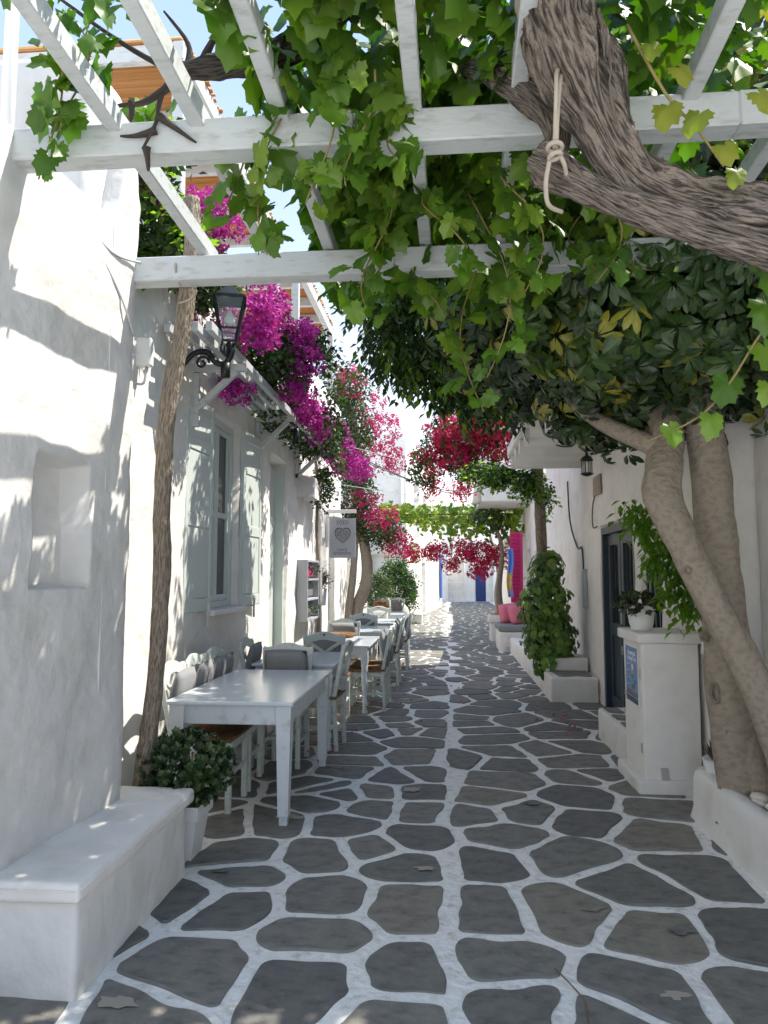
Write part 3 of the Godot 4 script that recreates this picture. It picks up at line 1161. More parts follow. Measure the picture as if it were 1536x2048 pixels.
# ---------------------------------------------------------------- houses on the right
func right_houses() -> void:
	var h := thing("garden_wall", "shaded grey-white wall at the right edge behind the big tree trunks", "wall")
	var w := wall(Vector2(2.12, -1.2), Vector2(2.12, -5.2), Vector2(-1, 0), -0.05, 4.3, null, 0.3, [], 0.12, 0.022, 0.05)
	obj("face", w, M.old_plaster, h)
	h = thing("house_with_balcony", "white house with a dark blue-grey panelled door and a balcony", "house")
	w = wall(Vector2(1.8, -5.2), Vector2(1.8, -13.4), Vector2(-1, 0), -0.05, 5.1, null, 0.4, [[2.02, 3.55, -0.02, 2.1, 0.12], [1.15, 1.75, 0.95, 1.68, 0.1]], 0.12, 0.02, 0.05)
	obj("wall", w, M.cream, h)
	var st := wall(Vector2(2.2, -5.21), Vector2(1.82, -5.21), Vector2(0, 1), -0.05, 5.0, null, 0.05, [], 0.12, 0.01, 0.02)
	obj("corner_wall", st, M.old_plaster, h)
	st = mb()
	box(st, V(4.2, 4.9, -9.3), V(4.6, 0.2, 8.2))
	obj("roof", st, M.plaster, h)
	st = wall(Vector2(1.82, -13.42), Vector2(6.5, -13.42), Vector2(0, -1), -0.05, 4.9, null, 0.3, [], 0.4)
	obj("end_wall", st, M.plaster, h)
	# double door: frame, leaf with panels, narrow glazed leaf
	st = mb()
	for z in [-7.26, -8.70]:
		box(st, V(1.86, 1.04, z), V(0.11, 2.06, 0.07))
	box(st, V(1.86, 2.03, -7.98), V(0.11, 0.08, 1.37))
	obj("door_frame", st, M.door, h)
	for e in [[-7.66, 0.72], [-8.35, 0.60]]:
		st = mb()
		var zc: float = e[0]
		var wd: float = e[1]
		for s in [-1, 1]:
			box(st, V(1.885, 1.0, zc + s * (wd * 0.5 - 0.05)), V(0.05, 1.96, 0.1))
		for y in [0.1, 0.92, 1.93]:
			box(st, V(1.885, y, zc), V(0.049, 0.14, wd - 0.2))
		var leaf := obj("door_leaf", st, M.door, h)
		st = mb()
		for k in 5:
			box(st, V(1.895, 0.51, zc + (k - 2) * (wd - 0.2) / 5.0), V(0.02, 0.68, (wd - 0.2) / 5.0 - 0.006), 0.004)
		obj("lower_panel", st, M.door, leaf)
		st = mb()
		box(st, V(1.90, 1.42, zc), V(0.008, 0.86, wd - 0.2), 0.0)
		obj("pane", st, M.dark_glass, leaf)
		st = mb()
		for k in 3:
			box(st, V(1.88, 1.42, zc + (k - 1) * 0.15), V(0.014, 0.86, 0.014), 0.002)
		obj("grille", st, M.iron, leaf)
	st = mb()
	box(st, V(1.85, 1.12, -8.02), V(0.015, 0.24, 0.04), 0.003)
	bar(st, V(1.83, 1.15, -8.02), V(1.83, 1.15, -7.9), 0.018, 0.018)
	bar(st, V(1.85, 1.15, -8.02), V(1.825, 1.15, -8.02), 0.014, 0.014)
	box(st, V(1.85, 0.72, -8.02), V(0.02, 0.09, 0.04), 0.003)
	obj("door_handle", st, M.metal, h)
	# small window with blue bars
	st = mb()
	box(st, V(1.88, 1.31, -6.65), V(0.02, 0.72, 0.56), 0.0)
	var win := obj("window", st, M.dark_glass, h)
	st = mb()
	for k in 5:
		box(st, V(1.84, 1.31, -6.65 + (k - 2) * 0.13), V(0.02, 0.72, 0.03), 0.003)
	box(st, V(1.84, 1.31, -6.65), V(0.018, 0.03, 0.56), 0.003)
	obj("bars", st, M.door, win)
	# balcony on round logs
	var b := thing("balcony", "white balcony on round log beams over the street", "balcony")
	st = block(V(0.82, 3.12, -9.86), V(1.79, 3.26, -6.0), 0.02, 0.006)
	obj("slab", st, M.plaster, b)
	for k in 7:
		st = mb(true)
		var z := -9.74 + k * 0.57
		tube(st, [V(0.86, 3.045, z), V(1.79, 3.045, z)], 0.105, 12, 1)
		obj("log_beam", st, M.plaster, b)
	for k in 34:
		st = mb()
		box(st, V(0.87, 3.70, -9.8 + k * 0.105), V(0.014, 0.88, 0.014), 0.0)
		obj("baluster", st, M.iron, b)
	for k in 8:
		st = mb()
		box(st, V(0.98 + k * 0.105, 3.70, -9.82), V(0.014, 0.88, 0.014), 0.0)
		obj("baluster", st, M.iron, b)
	st = mb()
	box(st, V(0.87, 4.16, -8.0), V(0.05, 0.03, 3.7))
	box(st, V(1.34, 4.16, -9.82), V(0.88, 0.03, 0.05))
	obj("handrail", st, M.iron, b)
	# ledge along the house wall, with its paved top
	var l := thing("wall_ledge", "white ledge with a paved top along the foot of the house", "ledge")
	st = mb(true)
	st = block(V(1.22, -0.03, -14.6), V(1.79, 0.30, -8.98), 0.03, 0.012)
	obj("body", st, M.plaster, l)
	for z in [-9.4, -11.0, -11.8, -12.6, -13.4]:
		var pz: float = z
		obj("flagstone", stone_mesh(rounded(PackedVector2Array([Vector2(1.27, pz - 0.36), Vector2(1.76, pz - 0.33), Vector2(1.76, pz + 0.36), Vector2(1.3, pz + 0.34)]), 0.02), 0.315), M.slate[3], l)
	# stone-topped bench before the door
	l = thing("stone_topped_step", "low white block with flagstones on top beside the blue-grey door", "step")
	st = block(V(1.40, -0.03, -7.15), V(1.79, 0.28, -5.6), 0.03, 0.012)
	obj("body", st, M.plaster, l)
	var q := [[-6.95, 0.16], [-6.62, 0.15], [-6.27, 0.17], [-5.98, 0.1]]
	for e in q:
		for s in 2:
			var xa: float = 1.42 + s * 0.18
			var pz: float = e[0] + s * 0.06
			obj("flagstone", stone_mesh(rounded(PackedVector2Array([Vector2(xa, pz - e[1]), Vector2(xa + 0.17, pz - e[1] + 0.04), Vector2(xa + 0.18, pz + e[1]), Vector2(xa + 0.01, pz + e[1] - 0.03)]), 0.012), 0.29), M.slate[3 if s == 0 else 6], l)
	# houses farther down on the right
	h = thing("shop_house", "far white shop house on the right with a bright pink shutter", "house")
	w = wall(Vector2(1.75, -13.5), Vector2(2.25, -30.0), Vector2(-1, 0), -0.05, 3.4, null, 0.3, [[1.2, 1.8, 1.2, 2.0, 0.12], [3.0, 3.9, 0.0, 2.1, 0.15], [5.4, 6.3, 0.2, 2.2, 0.15], [9.0, 9.9, 0, 2.1, 0.15]], 0.2, 0.015, 0.05)
	obj("wall", w, M.plaster, h)
	for e in [[-14.95, 1.6, 0.8, 0.62], [-16.95, 1.05, 2.05, 0.9], [-19.35, 1.2, 2.0, 0.9], [-22.95, 1.05, 2.05, 0.9]]:
		st = mb()
		box(st, V(1.86 + (-13.5 - e[0]) * 0.03, e[1], e[0]), V(0.03, e[2], e[3]))
		obj("window" if e[1] > 1.1 else "door", st, M.dark_glass, h)
	st = mb()
	box(st, V(1.62, 1.70, -16.2), V(0.06, 1.5, 0.06))
	box(st, V(1.49, 1.70, -16.22), V(0.22, 1.55, 0.04))
	var sh := obj("pink_shutter", st, M.magenta, h)
	st = mb()
	for k in 18:
		box(st, V(1.49, 1.0 + k * 0.082, -16.19), V(0.18, 0.05, 0.02), 0.003, Basis(Vector3.RIGHT, 0.5))
	obj("louvres", st, M.magenta, sh)
	st = block(V(1.63, 2.5, -30), V(2.1, 2.58, -18.0), 0.02, 0.004, 0.6)
	obj("cornice", st, M.plaster, h)
	h = thing("bridge_room", "white upper room bridging part of the lane on the right", "house")
	st = block(V(0.72, 3.14, -18.6), V(2.7, 4.75, -16.0), 0.04, 0.015, 0.4)
	slab(st, V(0.70, 3.14, -16.3), V(1, 0, 0), V(0, 1, 0), PackedVector2Array([Vector2(-0.14, 0), Vector2(0.05, 0), Vector2(0.05, 1.2)]), 0.6)
	obj("wall", st, M.plaster, h)
	# pink scarf hung on the shutter
	st = mb(true)
	for i in 6:
		for j in 10:
			var qd := []
			for k in [[0, 0], [1, 0], [1, 1], [0, 1]]:
				var u: float = (i + k[0]) / 6.0
				var v: float = (j + k[1]) / 10.0
				qd.append(V(1.29 + u * 0.13 + 0.02 * sin(v * 7), 2.1 - v * 1.05, -16.0 + 0.05 * sin(u * 9 + v * 2)))
			quad(st, qd[0], qd[1], qd[2], qd[3], V(0, 0, 1))
	var cloth := mat(Color.WHITE, 0.9)
	var g := Gradient.new()
	g.offsets = [0.0, 0.4, 0.5, 0.62, 1.0]
	g.colors = [Color(0.45, 0.6, 0.9), Color(0.5, 0.6, 0.88), Color(0.95, 0.8, 0.2), Color(0.95, 0.72, 0.1), Color(0.85, 0.3, 0.5)]
	g.interpolation_mode = Gradient.GRADIENT_INTERPOLATE_CONSTANT
	var fn := FastNoiseLite.new()
	fn.frequency = 0.006
	var nt := NoiseTexture2D.new()
	nt.noise = fn
	nt.color_ramp = g
	nt.width = 256
	nt.height = 256
	nt.seamless = true
	cloth.albedo_texture = nt
	tri_map(cloth, V(1.5, 1.0, 1.5))
	tag(obj("scarf", st, cloth), "blue and yellow cloth hanging beside the bright pink shutter", "scarf")


func far_end() -> void:
	var h := thing("end_house", "white house closing the far end of the lane with a dark blue door", "house")
	var w := wall(Vector2(-1.2, -43.0), Vector2(0.0, -43.0), Vector2(0, 1), -0.05, 3.6, null, 0.4, [], 0.3, 0.02, 0.05)
	obj("wall", w, M.plaster, h)
	w = wall(Vector2(1.02, -43.0), Vector2(5.0, -43.0), Vector2(0, 1), -0.05, 3.6, null, 0.4, [[0.6, 1.2, -0.02, 2.0, 0.12]], 0.3, 0.02, 0.05)
	obj("wall", w, M.plaster, h)
	var stairs := thing("white_stairs", "white outdoor stairs climbing behind the iron gate", "stairs")
	for k in 13:
		var sp := mb()
		box(sp, V(0.51, 0.1 + k * 0.19, -43.6 - k * 0.24), V(1.0, 0.2, 0.25), 0.01)
		obj("step", sp, M.plaster, stairs)
	var side := mb()
	for x in [-0.06, 1.08]:
		box(side, V(x, 1.5, -45.2), V(0.12, 3.4, 3.5), 0.02)
	obj("side_wall", side, M.cream, stairs)
	var st := mb()
	box(st, V(1.92, 1.0, -43.05), V(0.56, 1.98, 0.05))
	var d := obj("blue_door", st, M.blue, h)
	st = mb()
	for y in [0.4, 1.0, 1.6]:
		for s in [-1, 1]:
			box(st, V(1.92 + s * 0.12, y, -43.02), V(0.16, 0.44, 0.03), 0.01)
	obj("panel", st, M.blue, d)
	var g := thing("iron_gate", "white iron gate of thin bars at the far end", "gate", V(0.5, 0, -42.85))
	for k in 7:
		st = mb()
		box(st, V(-0.48 + k * 0.16, 0.85, 0), V(0.022, 1.7, 0.022), 0.0)
		obj("bar", st, M.plastic, g)
	for y in [0.1, 0.55, 1.1, 1.65]:
		st = mb()
		box(st, V(0, y, 0.025), V(1.0, 0.03, 0.02), 0.0)
		obj("rail", st, M.plastic, g)
	h = thing("right_end_house", "white house beyond the shop house where the lane bends", "house")
	w = wall(Vector2(2.3, -30.05), Vector2(2.6, -42.9), Vector2(-1, 0), -0.05, 4.2, null, 0.3, [[3, 3.9, 0, 2.1, 0.15]], 0.4)
	obj("wall", w, M.plaster, h)
	h = thing("backdrop_house", "pale house rising behind the end of the lane", "house")
	st = block(V(-6, 0, -56), V(8, 6.2, -48), 0.1, 0.02, 1.5)
	obj("wall", st, M.cream, h)


# ---------------------------------------------------------------- pergolas
func roof_pergolas() -> void:
	for e in [["white roof pergola with reed matting above the near bougainvillea", -4.6, -2.2, -9.0, -5.5, 5.88, 4.0], ["white roof pergola with reed matting farther along the parapet", -4.4, -2.06, -12.6, -9.5, 5.85, 4.7]]:
		var t := thing("reed_pergola", e[0], "pergola", Vector3.ZERO, 0.0, "reed roofed pergolas on the left terraces")
		var x0: float = e[1]
		var x1: float = e[2]
		var z0: float = e[3]
		var z1: float = e[4]
		var y: float = e[5]
		for x in [x0, x1]:
			var st := mb()
			box(st, V(x, y + 0.0, (z0 + z1) / 2), V(0.09, 0.16, z1 - z0))
			obj("side_beam", st, M.beam, t)
			for z in [z0 + 0.06, z1 - 0.06]:
				st = mb()
				box(st, V(x, (y - 0.08 + e[6]) / 2, z), V(0.1, y - 0.08 - e[6], 0.1))
				obj("post", st, M.beam, t)
		var n := 5
		for k in n:
			var st := mb()
			box(st, V((x0 + x1) / 2, y, lerpf(z0 + 0.05, z1 - 0.05, k / (n - 1.0))), V(x1 - x0 - 0.1, 0.14, 0.07))
			obj("rafter", st, M.beam, t)
		# reeds lie across the rafters
		var sets := [mb(true), mb(true), mb(true)]
		var z := z0
		while z < z1:
			tube(sets[rng.randi() % 3], [V(x0 - 0.05, y + 0.10 + rnd(-0.004, 0.004), z), V(x1 + 0.04 + rnd(-0.03, 0.04), y + 0.10 + rnd(-0.004, 0.004), z)], 0.013, 5, 1)
			z += 0.022
		for k in 3:
			obj("reed_matting", sets[k], M.reed[k], t).set_meta("kind", "stuff")


func street_pergola() -> void:
	var t := thing("vine_pergola", "white wooden pergola spanning the lane overhead", "pergola")
	for e in [[-2.62, 3.20, -1.74, 2.35], [-3.60, 3.12, -1.66, 2.2], [-1.35, 3.22, -1.78, 2.35]]:
		var st := mb()
		var x := float(e[2])
		while x < e[3] - 0.01:   # in lengths that butt, each a touch out of line
			var x2 := minf(x + 1.4, e[3])
			box(st, V((x + x2) / 2, e[1] + rnd(-0.003, 0.003), e[0] + rnd(-0.003, 0.003)), V(x2 - x, 0.13, 0.105), 0.006, Basis(Vector3.BACK, rnd(-0.002, 0.002)))
			x = x2
		obj("beam", st, M.beam, t)
	for e in [-1.27, -0.94, -0.61, -0.11, 0.27, 0.89, 1.3, 1.75]:
		var x: float = e
		var st := mb()
		bar(st, V(x - 0.02, 3.33, -0.9), V(x + 0.01, 3.235, -3.72), 0.058, 0.085, 0.005)
		obj("rafter", st, M.beam, t)
	# little slatted canopy on brackets above the window and the door
	t = thing("slatted_canopy", "small white slatted canopy on brackets above the shuttered window", "canopy")
	for k in 4:
		var st := mb()
		bar(st, V(-2.03 + k * 0.105, 3.33, -5.0), V(-2.03 + k * 0.105, 3.27, -10.3), 0.05, 0.07, 0.004)
		obj("slat", st, M.beam, t)
	for z in [-5.78, -7.75, -9.85]:
		var st := mb()
		bar(st, V(-2.1, 3.24, z), V(-1.66, 3.24, z), 0.055, 0.06)
		bar(st, V(-2.09, 2.88, z), V(-1.74, 3.21, z), 0.05, 0.05)
		bar(st, V(-2.075, 2.75, z), V(-2.075, 3.2, z), 0.05, 0.05)
		obj("bracket", st, M.beam, t)


# ---------------------------------------------------------------- smaller things on the left
func left_details() -> void:
	var t := thing("bench", "built-in white bench with a white cushioned seat in the left foreground", "bench")
	var st := block(V(-2.1, -0.04, -3.74), V(-1.34, 0.345, -2.62), 0.025, 0.012, 0.06)
	obj("base", st, M.plaster, t)
	st = block(V(-1.95, 0.348, -3.78), V(-1.315, 0.425, -2.58), 0.022, 0.006, 0.05)
	obj("seat", st, M.cream, t)
	st = mb(true)
	tube(st, [V(-1.316, 0.40, -3.76), V(-1.312, 0.398, -3.2), V(-1.316, 0.40, -2.6)], 0.003, 5, 4)
	tube(st, [V(-1.33, 0.40, -2.578), V(-1.6, 0.398, -2.575), V(-1.8, 0.4, -2.578)], 0.003, 5, 4)
	obj("piping", st, M.cream, t)
	# jade plant in a tapered square pot
	t = thing("jade_plant", "bushy jade plant in a white tapered pot behind the bench", "plant", V(-1.45, -0.035, -3.97))
	st = mb()
	var lo := 0.075
	var hi := 0.115
	for k in 4:
		var a := TAU * k / 4.0 + PI / 4
		var b := a + TAU / 4
		var d := V(cos((a + b) / 2), 0, sin((a + b) / 2))
		var c0 := V(cos(a), 0, sin(a)) * 1.414
		var c1 := V(cos(b), 0, sin(b)) * 1.414
		quad(st, c0 * lo + V(0, 0.0, 0), c1 * lo, c1 * hi + V(0, 0.28, 0), c0 * hi + V(0, 0.28, 0), d)
		quad(st, c0 * (hi + 0.012) + V(0, 0.26, 0), c1 * (hi + 0.012) + V(0, 0.26, 0), c1 * (hi + 0.016) + V(0, 0.335, 0), c0 * (hi + 0.016) + V(0, 0.335, 0), d)
		quad(st, c0 * (hi + 0.012) + V(0, 0.26, 0), c1 * (hi + 0.012) + V(0, 0.26, 0), c1 * hi + V(0, 0.26, 0), c0 * hi + V(0, 0.26, 0), Vector3.DOWN)
		tri(st, c0 * (hi + 0.01) + V(0, 0.31, 0), c1 * (hi + 0.01) + V(0, 0.31, 0), V(0, 0.31, 0), Vector3.UP)
	obj("pot", st, M.pot, t)
	st = mb(true)
	for k in 9:
		var a := k * 2.4
		tube(st, [V(0, 0.3, 0), V(cos(a) * 0.08, 0.42, sin(a) * 0.08), V(cos(a) * 0.13, 0.47 + 0.012 * k, sin(a) * 0.13)], [0.012, 0.006], 5, 3)
	obj("stem", st, M.dark_bark, t)
	var xf := []
	for e in ball_points(520, V(-1.44, 0.465, -3.98), V(0.235, 0.18, 0.21), 0.55):
		if e[0].y > 0.27:
			var n: Vector3 = (e[1] + V(rnd(-0.5, 0.5), rnd(0, 0.7), rnd(-0.5, 0.5))).normalized()
			xf.append(Transform3D(face(n, rnd(0, TAU), rnd(0.055, 0.08)) * Basis(Vector3.RIGHT, PI / 2), e[0]))
	var jc := [Color(0.045, 0.085, 0.03), Color(0.03, 0.065, 0.025), Color(0.065, 0.105, 0.035)]
	scatter(t, "leaf_cluster", "leaves", rosette(), jc, leaf_mats(jc, Color(0.3, 0.4, 0.1), 0.35), xf, 90)
	# wall lantern on a scrolled bracket
	t = thing("wall_lantern", "large black iron street lantern on a scrolled wall bracket", "lantern", V(-1.68, 3.10, -5.3))
	t.scale = V(0.74, 0.74, 0.74)
	st = mb(true)
	tube(st, [V(-0.47, 0.02, 0), V(-0.34, 0.16, 0), V(-0.2, 0.17, 0), V(-0.1, 0.06, 0), V(0, 0.05, 0), V(0.06, 0.16, 0), V(0.03, 0.26, 0)], [0.026, 0.034, 0.03, 0.04], 8, 5)
	var sp := []
	for k in 14:
		var a := k * 0.62
		sp.append(V(-0.25 + cos(a) * 0.075 * (1.0 - k / 16.0), 0.06 + sin(a) * 0.075 * (1.0 - k / 16.0), 0))
	tube(st, sp, 0.014, 6, 2)
	tube(st, [V(0.0, -0.1, 0), V(0.0, 0.06, 0)], 0.05, 10, 1)
	tube(st, [V(-0.47, -0.08, 0), V(-0.47, 0.16, 0)], 0.03, 8, 1)
	for k in 5:
		var a := k * 1.3
		tube(st, [V(0.02, 0.12, 0), V(0.02 + cos(a) * 0.07, 0.18, sin(a) * 0.07), V(0.02 + cos(a) * 0.06, 0.26, sin(a) * 0.06)], [0.02, 0.006], 5, 3)
	obj("bracket", st, M.iron, t)
	var fr := mb()
	var gl := mb()
	for k in 4:
		var a := TAU * k / 4.0 + 0.5
		var b := a + TAU / 4
		var lo0 := V(cos(a) * 0.095, 0.27, sin(a) * 0.095) + V(0.03, 0, 0)
		var lo1 := V(cos(b) * 0.095, 0.27, sin(b) * 0.095) + V(0.03, 0, 0)
		var m0 := V(cos(a) * 0.125, 0.40, sin(a) * 0.125) + V(0.03, 0, 0)
		var m1 := V(cos(b) * 0.125, 0.40, sin(b) * 0.125) + V(0.03, 0, 0)
		var h0 := V(cos(a) * 0.22, 0.72, sin(a) * 0.22) + V(0.03, 0, 0)
		var h1 := V(cos(b) * 0.22, 0.72, sin(b) * 0.22) + V(0.03, 0, 0)
		bar(fr, lo0, h0, 0.024, 0.024)
		bar(fr, lo0, lo1, 0.024, 0.024)
		bar(fr, m0, m1, 0.02, 0.02)
		bar(fr, h0, h1, 0.03, 0.03)
		var o := (lo0 + lo1) / 2 - V(0.03, 0.27, 0)
		quad(gl, lo0, lo1, h1, h0, o)
		tri(fr, h0 * 1.0, h1, V(0.03, 0.9, 0), o + V(0, 0.2, 0))
	obj("frame", fr, M.iron, t)
	obj("pane", gl, M.glass, t)
	st = mb(true)
	lathe(st, V(0.03, 0.5, 0), [Vector2(0, -0.06), Vector2(0.045, -0.04), Vector2(0.06, 0.0), Vector2(0.04, 0.06), Vector2(0.025, 0.1)], 12)
	obj("bulb", st, M.bulb, t)
	# small spotlight under the canopy
	st = mb(true)
	tube(st, [V(-1.68, 2.98, -7.9), V(-1.68, 3.16, -7.9)], 0.035, 10, 1)
	tag(obj("spotlight", st, M.iron), "small black cylinder spotlight under the slatted canopy", "spotlight")
	# electric box and cables on the wall
	t = thing("electric_box", "small white electric junction box on the left wall", "box", V(-1.77, 3.04, -4.69))
	st = mb()
	box(st, V(-0.3, 0, 0), V(0.14, 0.20, 0.06), 0.01)
	obj("case", st, M.plastic, t)
	st = mb(true)
	tube(st, [V(-0.34, -0.1, 0), V(-0.36, -0.2, 0.02), V(-0.28, -0.22, 0.02), V(-0.27, -0.1, 0)], 0.009, 6, 4)
	tube(st, [V(-0.35, 0.1, 0), V(-0.36, 0.4, 0), V(-0.30, 0.5, 0.02)], 0.008, 6, 4)
	obj("cable", st, M.cable, t)
	st = mb(true)
	tube(st, [V(-1.70, 3.28, -2.75), V(-1.66, 3.17, -3.04), V(-1.63, 3.10, -3.3), V(-1.585, 3.16, -3.57), V(-1.5, 3.185, -3.66)], 0.0065, 6, 5)
	tube(st, [V(-1.70, 3.29, -2.73), V(-1.665, 3.15, -3.04), V(-1.625, 2.95, -3.35), V(-1.60, 2.75, -3.52)], 0.0055, 6, 5)
	tag(obj("wall_cable", st, M.cable), "thin grey cables sagging across the near left wall", "cable")
	# menu case with shelves of little pictures
	t = thing("menu_case", "grey menu display case with small plants mounted beside the door", "display case", V(-2.1, 0, -10.45))
	st = mb()
	box(st, V(0.08, 1.31, 0.435), V(0.16, 0.86, 0.03))
	box(st, V(0.08, 1.31, -0.435), V(0.16, 0.86, 0.03))
	box(st, V(0.015, 1.31, 0), V(0.03, 0.86, 0.84))
	for y in [0.895, 1.18, 1.46, 1.725]:
		box(st, V(0.08, y, 0), V(0.155, 0.03, 0.84))
	obj("case", st, M.sign_grey, t)
	for k in 3:
		st = mb()
		box(st, V(0.06, 1.03 + k * 0.285, 0.0), V(0.05, 0.2, 0.7), 0.01)
		obj("display_card", st, [M.slate[4], M.slate[0], M.magenta][k], t)
	xf = []
	for k in 70:
		xf.append(Transform3D(face(V(1, rnd(-0.3, 0.8), rnd(-0.5, 0.5)), rnd(0, 6), 0.05) * Basis(Vector3.RIGHT, PI / 2), V(-2.0 + rnd(0, 0.1), [1.02, 1.58][k % 2] + rnd(-0.06, 0.08), -10.45 + rnd(-0.4, 0.4))))
	scatter(t, "leaf", "leaves", rosette(), jc, leaf_mats(jc, Color(0.3, 0.4, 0.1)), xf)
	# downpipe
	st = mb(true)
	tube(st, [V(-2.05, 0.0, -11.5), V(-2.05, 4.6, -11.5)], 0.035, 10, 1)
	tube(st, [V(-2.05, 0.0, -11.68), V(-2.05, 3.6, -11.68)], 0.02, 8, 1)
	tag(obj("downpipe", st, M.plaster), "white downpipes side by side on the restaurant wall", "pipe")
	# two dry plants in pots in the recesses
	for k in 2:
		t = thing("dried_plant", ["round dry plant in a grey pot in the nearer wall recess", "upright dry plant in a grey pot in the farther wall recess"][k], "plant", V(-2.12, 1.02, [-12.2, -13.1][k]), 0.0, "potted plants in the wall recesses")
		st = mb(true)
		lathe(st, Vector3.ZERO, [Vector2(0.0, 0), Vector2(0.06, 0), Vector2(0.085, 0.28), Vector2(0.07, 0.28), Vector2(0, 0.26)], 12)
		obj("pot", st, M.sign_grey, t)
		xf = []
		for j in 60:
			var d := V(rnd(-0.5, 0.5), 1.0 if k == 1 else rnd(-0.3, 1), rnd(-0.5, 0.5)).normalized()
			xf.append(Transform3D(face(d.cross(V(0, 0, 1)) + V(0.1, 0, 0), rnd(0, 6), rnd(0.2, 0.3)), t.position + V(0, 0.45 if k == 0 else 0.3, 0)))
		var dc := [Color(0.07, 0.075, 0.05), Color(0.05, 0.055, 0.04)]
		scatter(t, "twig", "twigs", sprig(7, 0.3, 0.14, -0.3), dc, leaf_mats(dc, Color(0.2, 0.2, 0.1)), xf)
	sign_board()
	# round stone table top leaning by the bush, and the wicker jar
	t = thing("millstone", "pale round stone disc leaning beside the green bush", "stone disc", V(-1.5, 0.37, -21.6), 0.25)
	st = mb(true)
	var c := Basis(Vector3.RIGHT, PI / 2 - 0.2)
	var g := mb(true)
	lathe(g, Vector3.ZERO, [Vector2(0, 0.05), Vector2(0.09, 0.05), Vector2(0.1, 0.06), Vector2(0.35, 0.06), Vector2(0.37, 0.04), Vector2(0.37, -0.04), Vector2(0.35, -0.06), Vector2(0, -0.06)], 26)
	var o := obj("disc", g, M.cream, t)
	o.basis = c
	t = thing("wicker_jar", "tall wicker covered jar at the end of the tables", "jar", V(-1.72, 0, -18.6))
	st = mb(true)
	lathe(st, Vector3.ZERO, [Vector2(0, 0), Vector2(0.14, 0), Vector2(0.22, 0.25), Vector2(0.25, 0.5), Vector2(0.2, 0.75), Vector2(0.17, 0.82), Vector2(0.19, 0.86), Vector2(0.15, 0.86), Vector2(0.13, 0.7), Vector2(0, 0.6)], 18)
	obj("body", st, M.wicker, t)
	st = mb(true)
	for k in 9:
		var y := 0.08 + k * 0.08
		var r := lerpf(0.17, 0.255, sin(PI * clampf(y / 0.95, 0, 1)))
		lathe(st, V(0, y, 0), [Vector2(r - 0.02, -0.02), Vector2(r + 0.008, 0), Vector2(r - 0.02, 0.02)], 18)
	obj("weave", st, M.wicker, t)
	# green bush against the far houses
	bush("bush", "big round green bush in front of the arched house", V(-1.55, 0, -22.4), V(0.62, 1.05, 0.6), 1.15, [Color(0.07, 0.13, 0.03), Color(0.1, 0.18, 0.04), Color(0.035, 0.07, 0.02)], 900, 0.2)
	bush("olive_shrub", "greyish olive shrub to the left of the big green bush", V(-2.0, 0, -20.6), V(0.4, 0.55, 0.4), 1.1, [Color(0.12, 0.15, 0.08), Color(0.09, 0.12, 0.06), Color(0.16, 0.19, 0.11)], 420, 0.16)
	t = thing("planter_trough", "pale stone trough beside the leaning stone disc", "planter", V(-1.1, 0, -23.2))
	st = block(V(-0.3, -0.03, -0.3), V(0.3, 0.32, 0.3), 0.03, 0.01)
	obj("body", st, M.cream, t)


func bush(called: String, label: String, at: Vector3, r: Vector3, cy: float, cols: Array, n: int, s: float) -> void:
	var t := thing(called, label, "bush", at)
	var st := mb(true)
	for k in 4:
		var a := k * 1.7
		tube(st, [V(0, 0, 0), V(cos(a) * 0.1, cy * 0.5, sin(a) * 0.1), V(cos(a) * 0.25, cy, sin(a) * 0.25)], [0.03, 0.012], 6, 3)
	obj("stem", st, M.twig, t)
	var xf := []
	for e in ball_points(n, at + V(0, cy, 0), r, 0.5):
		xf.append(Transform3D(face(e[1].cross(V(rnd(-1, 1), 0.3, rnd(-1, 1))), rnd(-0.8, 0.8), s * rnd(0.7, 1.2)), e[0]))
	scatter(t, "leaf_sprig", "foliage", sprig(7, 0.42, 0.3, 0.6), cols, leaf_mats(cols, Color(0.6, 0.8, 0.15)), xf)


